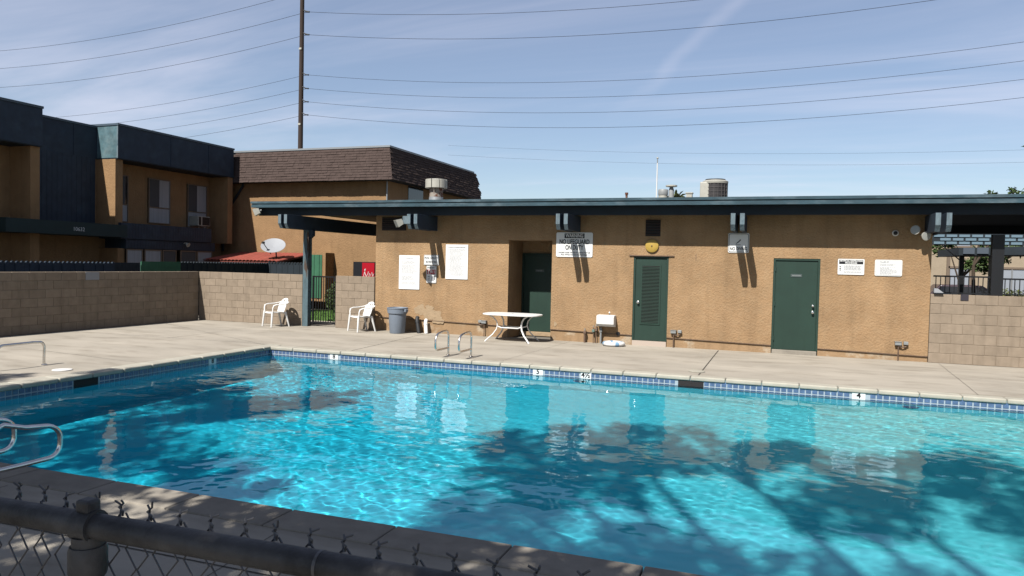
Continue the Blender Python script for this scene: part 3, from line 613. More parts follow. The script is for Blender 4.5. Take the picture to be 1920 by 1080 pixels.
MB().lathe([(0.34, 0.05), (0.34, 0.88)], (-1.93, 22.3, 3.515), 32).build('coil', mat('coil_dark', (0.045, 0.042, 0.045), 0.6), o, smooth=True)
for zz_ in np.linspace(0.1, 0.85, 8): MB().lathe([(0.34, zz_), (0.352, zz_ + 0.004), (0.352, zz_ + 0.014), (0.34, zz_ + 0.018)], (-1.93, 22.3, 3.515), 32).build('guard_ring', mat('coil_wire', (0.13, 0.12, 0.12), 0.5), o)
for k in range(20): a = R(k * 18); MB().box(-0.006, 0.34, 0.05, 0.006, 0.356, 0.88, Matrix.Translation((-1.93, 22.3, 3.515)) @ Matrix.Rotation(a, 4, 'Z')).build('guard_bar', mat('coil_wire', (0.13, 0.12, 0.12), 0.5), o)
MB().lathe([(0.36, 0.87), (0.37, 0.93), (0.33, 0.96)], (-1.93, 22.3, 3.515), 32).build('top_rim', METALW, o, smooth=True); MB().lathe([(0.32, 0.93), (0.28, 1.0), (0.0, 1.02)], (-1.93, 22.3, 3.515), 24).build('fan_guard', BLACKR, o, smooth=True)
o = thing('roof_vent', 'cream drum vent with grey collar beside the flagpole', 'vent', (-3.38, 22, 3.515))
MB().lathe([(0.13, 0), (0.13, 0.55)], (-3.38, 22, 3.515), 20).build('drum', METALW, o, smooth=True); MB().lathe([(0.14, 0.53), (0.145, 0.56), (0.145, 0.68), (0.13, 0.70), (0, 0.70)], (-3.38, 22, 3.515), 20).build('collar', GREYBOX, o, smooth=True)
o = thing('roof_vent', 'grey vent pipe with wide flat cap behind the drum vent', 'vent', (-3.2, 22.4, 3.515))
MB().lathe([(0.08, 0), (0.08, 0.72), (0.05, 0.80)], (-3.2, 22.4, 3.515), 16).build('stack', GREYBOX, o, smooth=True); MB().lathe([(0.04, 0.80), (0.17, 0.82), (0.17, 0.86), (0, 0.88)], (-3.2, 22.4, 3.515), 16).build('cap', METALW, o)
o = MB().lathe([(0.035, 0), (0.035, 0.56), (0.05, 0.56), (0.05, 0.62), (0, 0.62)], (0, 0, 0), 12).build('roof_pipe', RUST); o.location = (-4.46, 22, 3.515); tag(o, 'short rusty brown vent pipe alone on the roof edge', 'pipe')
o = thing('roof_vent', 'little white box vent beside the air conditioner', 'vent', (-2.62, 22.0, 3.515)); MB().box(-2.70, 21.9, 3.515, -2.54, 22.1, 4.08).build('box', METALW, o); MB().box(-2.72, 21.88, 4.08, -2.52, 22.12, 4.11).build('lid', METALW, o)
o = thing('flagpole', 'thin white flagpole with ball top rising behind the roof', 'flagpole', (-4.87, 30, 0))
MB().tube([(-4.87, 30, 0), (-4.87, 30, 6.1)], [0.035, 0.022], 12).build('pole', WHITEP, o, smooth=True); MB().lathe([(0, -0.045), (0.038, -0.022), (0.045, 0), (0.038, 0.022), (0, 0.045)], (-4.87, 30, 6.3), 12).build('ball', METALW, o, smooth=True); MB().tube([(-4.87, 30, 6.09), (-4.87, 30, 6.25)], 0.02, 8).build('truck', GREYBOX, o)

# ------------------------------------------------------------------ gate, railing
o = thing('iron_gate', 'black iron bar gate in the opening beside the post', 'gate', (-12.3, 18.2, 0))
gx0, gx1, gz = -12.80, -11.99, 1.46
for x in (gx0, gx1 - 0.045): MB().box(x, 18.16, 0.06, x + 0.045, 18.20, gz).build('stile', IRON, o)
for z in (0.10, gz - 0.04): MB().box(gx0 + 0.045, 18.162, z, gx1 - 0.045, 18.198, z + 0.04).build('rail', IRON, o)
bme = MB().box(-0.009, -0.009, 0.14, 0.009, 0.009, gz - 0.04).mesh('bar', IRON)
for i in range(8): shared('bar', bme, o, (gx0 + 0.12 + i * 0.084, 18.18, 0))
MB().box(gx1 - 0.06, 18.13, gz - 0.14, gx1 + 0.02, 18.22, gz - 0.03).build('latch', IRON, o); MB().box(gx1 - 0.05, 18.14, 0.72, gx1 + 0.02, 18.16, 0.80).build('latch_plate', IRON, o)
o = thing('iron_railing', 'black iron railing on top of the block wall by the corner', 'railing', (6, 18.17, H7))
for x0, x1, dz in ((3.06, 4.12, 0.0), (4.34, 8.8, -0.03)):
    MB().box(x0, 18.15, H7 + 0.37 + dz, x1, 18.19, H7 + 0.405 + dz).build('top_rail', IRON, o); MB().box(x0, 18.155, H7 + 0.02, x1, 18.185, H7 + 0.045).build('bottom_rail', IRON, o)
    me = MB().box(-0.008, -0.008, H7 + 0.045, 0.008, 0.008, H7 + 0.37 + dz).mesh('baluster', IRON); x = x0 + 0.05
    while x < x1: q = shared('baluster', me, o, (x, 18.17, 0)); x += 0.088
for xx in (4.23,): MB().box(xx - 0.11, 18.1, H7, xx + 0.11, 18.26, 2.774).build('post', IRON, o)
o = MB().prism([(3.06, H7 + 0.03), (3.06, H7 + 0.13), (3.13, H7 + 0.12), (3.24, H7 + 0.03)], 18.02, 18.16).build('folded_cover', mat('grey_cloth', (0.45, 0.47, 0.50), 0.8)); tag(o, 'grey-white bundle lying on the block wall at the corner', 'bundle')
o = MB().box(3.57, 18.08, H7 - 0.12, 3.72, 18.09, H7 + 0.01).build('hanging_cloth', mat('dark_cloth', (0.05, 0.045, 0.06), 0.9)); tag(o, 'small dark cloth hanging over the block wall top', 'cloth')

# ------------------------------------------------------------------ deck things
def arc(c, r, a0, a1, n, ax, ay):
    return [Vector(c) + Vector(ax) * (r * math.cos(R(a0 + (a1 - a0) * i / n))) + Vector(ay) * (r * math.sin(R(a0 + (a1 - a0) * i / n))) for i in range(n + 1)]
def ladder(label, xs_, y0, s, top=0.54, reach=0.62):
    o = thing('pool_ladder', label, 'ladder', ((xs_[0] + xs_[1]) / 2, y0, 0))
    for x in xs_:
        V = lambda t, z: Vector((x, y0 + s * t, z))
        pts = [V(0, 0), V(0, 0.12), V(0, 0.36)]
        pts += [V(0.14 - 0.14 * math.cos(R(a)), 0.39 + 0.14 * math.sin(R(a))) for a in range(0, 81, 16)]
        pts += [V(0.30, top - 0.02)]
        pts += [V(reach - 0.16 + 0.16 * math.sin(R(a)), 0.32 + (top - 0.36) * math.cos(R(a))) for a in range(15, 91, 15)]
        pts += [V(reach - 0.11 + 0.11 * math.cos(R(a)), 0.26 - 0.10 * math.sin(R(a))) for a in range(0, 91, 18)]
        pts += [V(0.25, 0.16), V(0.02, 0.165)]
        MB().tube(pts, 0.021, 10).build('handrail', STEEL, o, smooth=True)
        MB().lathe([(0, 0), (0.05, 0), (0.05, 0.008), (0.03, 0.02), (0, 0.02)], V(0, 0.0), 16).build('floor_flange', STEEL, o, smooth=True)
    return o
ladder('pair of steel pool ladder handrails in front of the stucco wall', (-6.49, -5.975), 13.985, -1)
ladder('pair of steel pool ladder handrails on the shaded coping side', (-5.93, -6.50), 4.10, 1, top=0.49, reach=0.62)
o = thing('grab_rail', 'low steel hoop rail standing on the left deck', 'rail', (-12.0, 8.85, 0))
pts = [(-11.97, 8.40, 0), (-11.97, 8.40, 0.30)] + [(-11.97, 8.40 + 0.11 - 0.11 * math.cos(R(a)), 0.30 + 0.11 * math.sin(R(a))) for a in range(20, 91, 14)] + [(-12.0, 9.17 - 0.11, 0.41)] + [(-12.0, 9.14 + 0.11 * math.sin(R(a)), 0.30 + 0.11 * math.cos(R(a))) for a in range(20, 91, 14)] + [(-12.01, 9.25, 0.12), (-12.01, 9.25, 0)]
MB().tube(pts, 0.023, 10).build('hoop', STEEL, o, smooth=True)
for y in (8.40, 9.25): MB().lathe([(0, 0), (0.05, 0), (0.05, 0.008), (0.03, 0.02), (0, 0.02)], (-12.0, y, 0), 14).build('floor_flange', STEEL, o)

def chair(label, loc, rz):
    o = thing('plastic_chair', label, 'chair', loc, rz, group='white plastic garden chairs')
    # seat: dished sheet
    n = 8; vs = []; 
    for j in range(n + 1):
        for i in range(n + 1):
            u, v = i / n * 2 - 1, j / n; wdt = 0.235 - 0.03 * v
            vs.append((u * wdt, -0.24 + 0.44 * v, 0.425 - 0.03 * v - 0.018 * (1 - u * u) + (0.0 if v > 0.12 else -0.02 * (1 - v / 0.12))))
    fs_ = [(j * (n + 1) + i, j * (n + 1) + i + 1, (j + 1) * (n + 1) + i + 1, (j + 1) * (n + 1) + i) for j in range(n) for i in range(n)]
    q = MB(); q.add(vs, fs_); s = q.build('seat', WHITE, o, local=True, smooth=True); m = s.modifiers.new('s', 'SOLIDIFY'); m.thickness = 0.014
    # backrest: curved sheet with slots and rounded top
    q = MB(); n, mrow = 14, 12; vs = []
    for j in range(mrow + 1):
        for i in range(n + 1):
            u, v = i / n * 2 - 1, j / mrow; hw = (0.20 + 0.035 * v) * (1 - 0.25 * max(0, v - 0.75) / 0.25 * u * u); 
            vs.append((u * hw, 0.20 + 0.13 * v - 0.06 * u * u, 0.40 + 0.40 * v - 0.07 * max(0, v - 0.6) / 0.4 * u * u))
    fs_ = []
    for j in range(mrow):
        for i in range(n):
            slot = (j == 9 and i in (4, 5, 8, 9)) or (1 < j < 8 and (i in (2, 3) or i in (n - 3, n - 4)) and False)
            if not slot: fs_.append((j * (n + 1) + i, j * (n + 1) + i + 1, (j + 1) * (n + 1) + i + 1, (j + 1) * (n + 1) + i))
    q.add(vs, fs_); s = q.build('backrest', WHITE, o, local=True, smooth=True); m = s.modifiers.new('s', 'SOLIDIFY'); m.thickness = 0.013
    for sx in (-1, 1):
        MB().tube([(sx * 0.215, 0.27, 0.70), (sx * 0.25, 0.20, 0.665), (sx * 0.275, 0.06, 0.645), (sx * 0.28, -0.12, 0.635), (sx * 0.275, -0.20, 0.61), (sx * 0.262, -0.225, 0.54), (sx * 0.25, -0.225, 0.42)], [0.03, 0.034, 0.034, 0.034, 0.032, 0.026, 0.026], 10, flat=0.45).build('armrest', WHITE, o, local=True, smooth=True)
        MB().tube([(sx * 0.245, -0.225, 0.44), (sx * 0.262, -0.25, 0.2), (sx * 0.275, -0.27, 0.0)], [0.034, 0.027, 0.021], 8).build('front_leg', WHITE, o, local=True, smooth=True)
        MB().tube([(sx * 0.205, 0.18, 0.42), (sx * 0.225, 0.24, 0.2), (sx * 0.24, 0.29, 0.0)], [0.036, 0.027, 0.021], 8).build('rear_leg', WHITE, o, local=True, smooth=True)
    return o
chair('white plastic armchair in front of the sunlit block wall', (-13.55, 17.50, 0), R(-26))
chair('white plastic armchair at the pool house corner beside the bin', (-10.78, 17.58, 0), R(-30))
# bin
o = thing('grey_bin', 'round grey plastic rubbish bin with rolled rim', 'bin', (-9.70, 17.62, 0)); bc = (-9.70, 17.62, 0)
MB().lathe([(0.0, 0.0), (0.195, 0.0), (0.205, 0.02), (0.24, 0.56), (0.225, 0.56), (0.19, 0.03), (0, 0.03)], bc, 36).build('body', BINM, o, smooth=True)
MB().lathe([(0.24, 0.53), (0.265, 0.54), (0.275, 0.66), (0.285, 0.665), (0.285, 0.69), (0.265, 0.695), (0.25, 0.66), (0.245, 0.57)], bc, 36).build('rim', BINM, o, smooth=True)
for a in (-10, 170): MB().box(0.26, -0.06, 0.58, 0.32, 0.06, 0.66, Matrix.Translation(bc) @ Matrix.Rotation(R(a), 4, 'Z')).build('handle', BINM, o, bevel=0.015)
# table
o = thing('patio_table', 'white patio table with curved legs by the recessed door', 'table', (-6.30, 17.33, 0)); tcx, tcy = -6.30, 17.33
pts = []
for i in range(40):
    a = 2 * math.pi * i / 40; ca, sa = math.cos(a), math.sin(a); pts.append((tcx + 0.74 * abs(ca) ** 0.55 * (1 if ca > 0 else -1), tcy + 0.44 * abs(sa) ** 0.62 * (1 if sa > 0 else -1)))
MB().prism(pts, 0.655, 0.69, 'z').build('tabletop', WHITE, o, bevel=0.012)
MB().lathe([(0.0, 0.688), (0.028, 0.688), (0.028, 0.694), (0, 0.694)], (tcx, tcy, 0), 14).build('umbrella_hole', GREYBOX, o)
for sx in (-1, 1):
    for sy in (-1, 1):
        prof_ = [(0.50, 0.33, 0.655), (0.40, 0.28, 0.60), (0.33, 0.235, 0.50), (0.315, 0.22, 0.40), (0.335, 0.24, 0.30), (0.41, 0.29, 0.18), (0.50, 0.34, 0.09), (0.58, 0.39, 0.0)]
        MB().tube([(tcx + sx * a, tcy + sy * b, z) for a, b, z in prof_], 0.026, 8, flat=0.6).build('leg', WHITE, o, smooth=True)
for sy in (-1, 1): MB().tube([(tcx - 0.32, tcy + sy * 0.22, 0.38), (tcx - 0.22, tcy + sy * 0.2, 0.345), (tcx + 0.22, tcy + sy * 0.2, 0.345), (tcx + 0.32, tcy + sy * 0.22, 0.38)], 0.024, 8, flat=0.7).build('stretcher', WHITE, o, smooth=True)
# life ring
o = thing('life_ring', 'white life ring with pale blue bands lying on the deck', 'life ring', (-3.80, 17.68, 0))
NR = 36
def torus(R0, r, a0, a1, n, m=12, c=(-3.80, 17.68, 0.055), fz=0.8):
    return [[(c[0] + (R0 + r * math.cos(2 * math.pi * k / m)) * math.cos(a), c[1] + (R0 + r * math.cos(2 * math.pi * k / m)) * math.sin(a), c[2] + fz * r * math.sin(2 * math.pi * k / m)) for k in range(m)] for a in [a0 + (a1 - a0) * i / n for i in range(n + 1)]]
def ringmesh(rows, name, m, par):
    mb = MB(); k = len(rows[0]); mb.add([p_ for r_ in rows for p_ in r_], [(i * k + j, i * k + (j + 1) % k, (i + 1) * k + (j + 1) % k, (i + 1) * k + j) for i in range(len(rows) - 1) for j in range(k)]); mb.build(name, m, par, smooth=True)
ringmesh(torus(0.21, 0.068, 0, 2 * math.pi, NR), 'ring', WHITE, o)
for a in (20, 110, 200, 290): ringmesh(torus(0.21, 0.0705, R(a), R(a + 20), 4), 'band', BLUEBAND, o)

# ------------------------------------------------------------------ chain link fence by the camera
FX0, FX1 = -3.6, 1.6; FYc = 1.10; RZ = 1.40
sl_ = 0.0287
fyat = lambda x: 1.1166 + sl_ * x
o = thing('chain_link_fence', 'grey chain link fence with pipe top rail on the shaded side of pool', 'fence', (-1.0, 1.1, 0))
MB().tube([(FX0, fyat(FX0), RZ), (FX1, fyat(FX1), RZ)], 0.025, 20).build('top_rail', GALV, o, smooth=True)
for pxx in (-1.28, 1.25):
    py_ = fyat(pxx) + 0.0
    MB().tube([(pxx, py_, 0), (pxx, py_, RZ - 0.02)], 0.030, 18).build('post', GALV, o, smooth=True)
    MB().lathe([(0.034, 0), (0.036, 0.012), (0.036, 0.05), (0.033, 0.06)], (pxx, py_, RZ - 0.10), 18).build('post_band', GALV, o, smooth=True)
    cp = MB().tube([(pxx - 0.022, fyat(pxx - 0.022), RZ), (pxx + 0.022, fyat(pxx + 0.022), RZ)], 0.032, 20).build('rail_loop', GALV, o, smooth=True)
    MB().box(pxx - 0.018, py_ - 0.016, RZ + 0.025, pxx + 0.018, py_ + 0.016, RZ + 0.052).build('cap_knob', GALV, o, bevel=0.006)
for jx in (-0.75, 0.35): MB().tube([(jx, fyat(jx), RZ), (jx + 0.006, fyat(jx + 0.006), RZ)], 0.0256, 20).build('tie_wire', WIREM, o)
PW, ST, NS = 0.036, 0.036, 38
def strand(phase, barb, v=0):
    q = MB(); pts = []; rv = random.Random(v); e1, e2, h1, h2 = rv.uniform(0.004, 0.016), rv.uniform(-0.016, -0.003), rv.uniform(0.046, 0.058), rv.uniform(0.044, 0.058); f1, f2 = rv.uniform(-0.008, 0.008), rv.uniform(-0.008, 0.008)
    for i in range(NS):
        pts.append((PW * (0.04 if (i + phase) % 2 == 0 else 0.96), (0.003 if (i + phase) % 2 == 0 else -0.003), RZ + 0.02 - ST * i))
    q.tube(list(reversed(pts)), 0.0021, 5, upv=(0, 1, 0))
    if barb:
        q.tube([(PW, 0.003, RZ + 0.016), (PW + 0.004, 0.0, RZ + 0.027), (PW - 0.003, -0.004, RZ + 0.035), (PW + 0.003, 0.002, RZ + 0.042), (PW + e1, f1, RZ + h1)], 0.0022, 5)
        q.tube([(PW, -0.003, RZ + 0.016), (PW - 0.004, 0.003, RZ + 0.030), (PW + 0.003, -0.003, RZ + 0.040), (PW + e2, f2, RZ + h2)], 0.0022, 5)
    return q.mesh('wire', WIREM)
wmes = [strand(1, True, v) for v in range(5)]; plain = strand(0, False); x = -2.7; k = 0
while x < 0.9:
    w = shared('wire', wmes[rng.randrange(5)] if k % 2 == 0 else plain, o, (x, fyat(x) + 0.031, 0), (rng.uniform(-0.006, 0.006), 0, math.atan(sl_))); x += PW; k += 1

# ------------------------------------------------------------------ left apartment block
ap = thing('apartment_block', 'two-storey tan apartment block with dark navy roof band', 'building', (-22, 18, 0))
ZT, ZB, XF, XRc = 6.33, 5.23, -21.3, -22.3
Y0, Y1, Y2, Y3 = 6.0, 16.35, 19.08, 24.7
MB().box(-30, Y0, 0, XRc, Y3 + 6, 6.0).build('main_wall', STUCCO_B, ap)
def band(x0, x1, y0, y1, z0, z1, seams):
    b = MB().box(x0, y0, z0, x1, y1, z1).build('roof_band', TEAL if False else NAVY, ap)
    MB().box(x0 - 0.02, y0 - 0.03, z1, x1 + 0.03, y1 + 0.02, z1 + 0.07).build('band_coping', mat('coping_metal_blue', (0.09, 0.13, 0.17), 0.5), b)
    for s in seams: MB().box(x1, s - 0.02, z0, x1 + 0.015, s + 0.02, z1).build('seam_batten', NAVY, b)
    MB().box(x0 + 0.01, y0 + 0.01, z0 - 0.03, x1 - 0.01, y1 - 0.01, z0 - 0.001).build('soffit', DARKTRIM, b)
band(XRc - 0.6, XF, Y0, Y1, ZB - 0.03, ZT + 0.0, (10.0, 13.0))
band(XRc - 0.6, XRc + 0.03, Y1 + 0.002, Y2 - 0.002, ZB, ZT - 0.06, (18.2,))
band(XRc - 0.6, XF, Y2, Y3, ZB, ZT, (21.4, 23.3))
MB().box(XRc + 0.05, Y2 - 0.006, ZB + 0.01, XF - 0.06, Y2 - 0.001, ZT - 0.01).build('band_end_panel', mat('teal_end_panel', (0.10, 0.20, 0.235), 0.75, var=0.3, vscale=4, col2=(0.20, 0.29, 0.31), c2scale=3, c2lo=0.45, c2hi=0.7), ap)
MB().box(XF - 0.058, Y2 - 0.012, ZB, XF, Y2 - 0.001, ZT).build('band_corner_strip', TEAL_END, ap)
# pillars and end walls of the projecting upper floor
MB().box(XRc, Y2, 2.95, XF - 0.12, Y2 + 0.30, ZB - 0.032).build('pillar', STUCCO_B, ap)
MB().box(XRc, Y3 - 0.30, 2.5, XF - 0.03, Y3 - 0.02, ZB - 0.032).build('end_wall', STUCCO_B, ap)
MB().box(XRc, Y1 - 0.30, 2.95, XF - 0.12, Y1, ZB - 0.062).build('pillar', STUCCO_B, ap)
# navy boarding in the set-back bay: individual boards
bme = MB().box(0, -0.085, 0, 0.03, 0.085, ZB - 2.98 - 0.002).mesh('board', NAVY)
y = Y1 + 0.09
while y < Y2 - 0.05: shared('board', bme, ap, (XRc + 0.002, y, 2.98)); y += 0.178
# entrance canopy
MB().box(XRc, 15.0, 2.54, -21.0, 19.2, 2.95).build('canopy', mat('dark_green_band', (0.016, 0.042, 0.045), 0.7, var=0.1), ap)
text('10632', 0.17, mat('number_white', (0.6, 0.62, 0.62), 0.5), ap, (-20.995, 17.35, 2.72), rot=(R(90), 0, R(90)), name='house_number')
# vertical board bands below the upper windows
bme = MB().box(0, -0.058, 0, 0.03, 0.058, 0.53).mesh('board', NAVY); bme2 = MB().box(0, -0.058, 0, 0.03, 0.058, 0.30).mesh('board', NAVY)
MB().box(XRc, 19.21, 2.50, XF - 0.031, 23.45, 3.05).build('balcony_apron', NAVY, ap); MB().box(XRc, 19.45, 2.16, XF - 0.081, 23.75, 2.495).build('lower_apron', NAVY, ap)
y = 19.27
while y < 23.42: shared('board', bme, ap, (XF - 0.03, y, 2.51)); y += 0.122
y = 19.52
while y < 23.72: shared('board', bme2, ap, (XF - 0.08, y, 2.18)); y += 0.122
def window(y0, y1, z0, z1, x, split, low=None, parent=ap):
    w = MB().box(x, y0, z0, x + 0.03, y1, z1).build('window', GLASS, parent)
    f = MB(); t = 0.035
    f.box(x + 0.03, y0, z0, x + 0.06, y0 + t, z1); f.box(x + 0.03, y1 - t, z0, x + 0.06, y1, z1); f.box(x + 0.03, y0 + t, z1 - t, x + 0.06, y1 - t, z1); f.box(x + 0.03, y0 + t, z0, x + 0.06, y1 - t, z0 + t)
    zm = low if low else z0
    if low: f.box(x + 0.03, y0 + t, low - t / 2, x + 0.058, y1 - t, low + t / 2)
    f.build('frame', WFRAME, w)
    for a, b, m in split: MB().box(x + 0.031, y0 + t + (y1 - y0 - 2 * t) * a, zm + t * 0.7, x + 0.036, y0 + t + (y1 - y0 - 2 * t) * b, z1 - t).build('curtain', m, w)
    if low: MB().box(x + 0.031, y0 + t, z0 + t, x + 0.036, y1 - t, low - t * 0.7).build('lower_panel', CURTAIN, w)
SCREEN = mat('window_screen', (0.10, 0.105, 0.115), 0.7)
window(21.28, 22.33, 3.15, 4.83, XRc, ((0.0, 0.5, SCREEN), (0.5, 1.0, CURTAIN)), 3.75)
window(23.2, 24.25, 3.10, 4.82, XRc, ((0.0, 0.5, SCREEN), (0.5, 1.0, CURTAIN)), 3.73)
window(19.55, 20.37, 3.12, 4.80, XRc, ((0.0, 0.9, SCREEN),), 3.75)
window(12.5, 15.35, 3.10, 4.75, XRc, ((0.55, 1.0, CURTAIN), (0.0, 0.5, SCREEN)), 3.65)
for a, b, m in ((19.5, 20.2, CURTAIN), (20.28, 21.05, CURTAIN), (21.1, 21.75, SCREEN), (21.95, 22.75, SCREEN), (22.8, 23.6, CURTAIN)): window(a, b, 0.9, 2.155, XF - 0.12, ((0.0, 1.0, m),))
MB().box(XRc, 19.3, 0, XF - 0.14, 23.75, 0.9).build('ground_floor_wall', STUCCO_B, ap); MB().box(XRc, 19.2, 0.9, XF - 0.14, 19.48, 2.17).build('ground_floor_pier', STUCCO_B, ap)
MB().box(XRc + 0.01, 12.6, 0, XRc + 0.05, 14.3, 2.2).build('entrance_door', DARKTRIM, ap); MB().box(XRc, 16.1, 0, -21.5, 16.4, 2.538).build('entrance_pier', STUCCO_B, ap)
ac = thing('window_air_conditioner', 'window air conditioner on brackets below right upper window', 'air conditioner', (-22.0, 23.6, 3.15))
MB().box(-22.25, 23.30, 3.17, -21.80, 23.95, 3.55).build('casing', METALW, ac, bevel=0.015); MB().box(-21.80, 23.52, 3.20, -21.79, 23.92, 3.52).build('grille', DARKV, ac); MB().box(-21.80, 23.33, 3.20, -21.79, 23.45, 3.52).build('side_grille', DARKV, ac)
for y in (23.45, 23.75): MB().tube([(-22.2, y, 2.80), (-21.85, y, 3.165)], 0.014, 6).build('bracket', METALW, ac); MB().tube([(-21.9, y, 2.75), (-21.9, y, 3.165)], 0.012, 6).build('bracket', METALW, ac)
fl_ = thing('porch_lamp', 'small floodlight on the navy apron of the apartment block', 'lamp', (-21.2, 22.1, 2.4)); MB().lathe([(0.03, 0), (0.09, 0.12), (0.085, 0.13), (0, 0.13)], (-21.25, 22.1, 2.42), 16, Matrix.Rotation(R(115), 3, 'Y')).build('head', METALW, fl_, smooth=True); MB().tube([(-21.38, 22.1, 2.44), (-21.2, 22.1, 2.44)], 0.02, 8).build('arm', METALW, fl_)

# ------------------------------------------------------------------ back building with shingled mansard
bb = thing('shingled_building', 'tan stucco building with brown shingle mansard roof', 'building', (-17.8, 28, 0))
BX0, BX1, BY0, BY1 = -23.0, -14.42, 25.2, 33.0
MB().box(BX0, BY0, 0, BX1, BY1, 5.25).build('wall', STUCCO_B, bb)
MZ0, MZ1, OV, SL = 5.02, 6.28, 0.48, 0.30
core = MB(); core.add([(BX0, BY0 - OV + 0.03, MZ0), (BX1 + OV - 0.03, BY0 - OV + 0.03, MZ0), (BX1 + OV - 0.03, BY1 + 0.5, MZ0), (BX0, BY1 + 0.5, MZ0), (BX0, BY0 - OV + SL + 0.03, MZ1), (BX1 + OV - SL - 0.03, BY0 - OV + SL + 0.03, MZ1), (BX1 + OV - SL - 0.03, BY1 + 0.2, MZ1), (BX0, BY1 + 0.2, MZ1)], [(0, 3, 2, 1), (4, 5, 6, 7), (0, 1, 5, 4), (1, 2, 6, 5), (2, 3, 7, 6), (3, 0, 4, 7)])
mz = core.build('mansard_core', DARKTRIM, bb)
NR_ = 12; hgt = (MZ1 - MZ0) / NR_
fr_, sd_ = MB(), MB()
for r_ in range(NR_):
    f0, f1 = r_ / NR_, (r_ + 1.25) / NR_; z0, z1 = MZ0 + f0 * (MZ1 - MZ0), min(MZ0 + f1 * (MZ1 - MZ0), MZ1 + 0.01)
    x = -21.6 + (0.13 if r_ % 2 else 0); xe = BX1 + OV - SL * f0
    while x < xe:
        w = rng.uniform(0.22, 0.30); x2 = min(x + w, xe); d = rng.uniform(0.012, 0.030); yb, yt = BY0 - OV + SL * f0, BY0 - OV + SL * f1
        fr_.add([(x, yb - d, z0 - rng.uniform(0, 0.012)), (x2 - 0.006, yb - d, z0 - rng.uniform(0, 0.012)), (x2 - 0.006, yt + 0.004, z1), (x, yt + 0.004, z1), (x, yb + 0.03, z0), (x2 - 0.006, yb + 0.03, z0)], [(0, 1, 2, 3), (0, 4, 5, 1), (1, 5, 2), (0, 3, 4)]); x = x2
    y = BY0 - OV + SL * f0 + (0.13 if r_ % 2 else 0)
    while y < BY1 + 0.4:
        w = rng.uniform(0.22, 0.30); y2 = y + w; d = rng.uniform(0.012, 0.030); xb, xt = BX1 + OV - SL * f0, BX1 + OV - SL * f1
        sd_.add([(xb + d, y, z0), (xb + d, y2 - 0.006, z0), (xt - 0.004, y2 - 0.006, z1), (xt - 0.004, y, z1), (xb - 0.03, y, z0), (xb - 0.03, y2 - 0.006, z0)], [(0, 1, 2, 3), (0, 4, 5, 1), (1, 5, 2), (0, 3, 4)]); y = y2
for mb, nm in ((fr_, 'front_shingles'), (sd_, 'side_shingles')): mb.build(nm, SHING, bb, kind='stuff')
e_ = MB(); e_.box(-21.6, BY0 - OV + SL - 0.03, MZ1, BX1 + OV - SL + 0.03, BY0 - OV + SL + 0.1, MZ1 + 0.07); e_.box(BX1 + OV - SL - 0.1, BY0 - OV + SL + 0.101, MZ1, BX1 + OV - SL + 0.03, BY1 + 0.2, MZ1 + 0.07); e_.build('roof_edge', METALEDGE, bb)
MB().tube([(BX1 + 0.02, BY0 - 0.04, 0), (BX1 + 0.02, BY0 - 0.04, 5.0)], 0.03, 8).build('downpipe', METALEDGE, bb)
MB().tube([(-21.2, BY0 - 0.06, 5.0), (-21.2, BY0 - 0.06, 4.9), (-22.2, BY0 - 0.06, 3.6), (-22.2, BY0 - 0.06, 2.2)], 0.05, 8).build('downpipe', DARKTRIM, bb)
MB().box(BX1 - 0.02, 26.9, 3.6, BX1 + 0.02, 28.2, 5.0).build('side_window', GLASS, bb)
# lean-to room with red tiles and dish
lt = thing('tiled_lean_to', 'low lean-to with red clay tile roof under the dish', 'building', (-19, 24, 0))
MB().box(-21.2, 23.3, 0, -17.85, 25.19, 1.80).build('wall', STUCCO_B, lt)
tm = MB(); 
for i in range(7):
    a = R(180 * i / 6); tm.v += [(0.085 * math.cos(a), -0.16, 0.05 * math.sin(a)), (0.085 * math.cos(a), 0.16, 0.05 * math.sin(a) + 0.0)]
tm.f += [(2 * i, 2 * i + 2, 2 * i + 3, 2 * i + 1) for i in range(6)]
tme = tm.mesh('tile', REDTILE, True)
MB().prism([(23.0, 1.80), (25.18, 2.12), (25.18, 2.08), (23.0, 1.76)], -21.25, -17.8, 'x').build('roof_deck', mat('tile_underlay', (0.22, 0.06, 0.045), 0.9), lt)
for j in range(7):
    for i in range(20): shared('tile', tme, lt, (-21.16 + i * 0.172, 23.12 + j * 0.31, 1.822 + (0.12 + j * 0.31) * 0.147), (R(10), 0, 0))
dsh = thing('satellite_dish', 'white oval satellite dish on the red tiled lean-to', 'satellite dish', (-18.2, 23.5, 1.85))
q_ = Vector((0.30, -0.58, 0.76)).normalized().to_track_quat('Z', 'Y').to_matrix()
dm = MB(); prof_ = [(0.0, -0.07), (0.15, -0.062), (0.3, -0.04), (0.42, -0.008), (0.46, 0.005), (0.45, 0.012), (0.3, -0.022), (0.0, -0.052)]
vs_ = []; n_ = 32
for r_, z_ in prof_:
    for k in range(n_): vs_.append(q_ @ Vector((r_ * math.cos(2 * math.pi * k / n_), 0.93 * r_ * math.sin(2 * math.pi * k / n_), z_)) + Vector((-18.28, 23.4, 2.43)))
dm.add(vs_, [(i * n_ + k, i * n_ + (k + 1) % n_, (i + 1) * n_ + (k + 1) % n_, (i + 1) * n_ + k) for i in range(7) for k in range(n_)]); dm.build('reflector', mat('dish_grey_white', (0.46, 0.48, 0.51), 0.5), dsh, smooth=True)
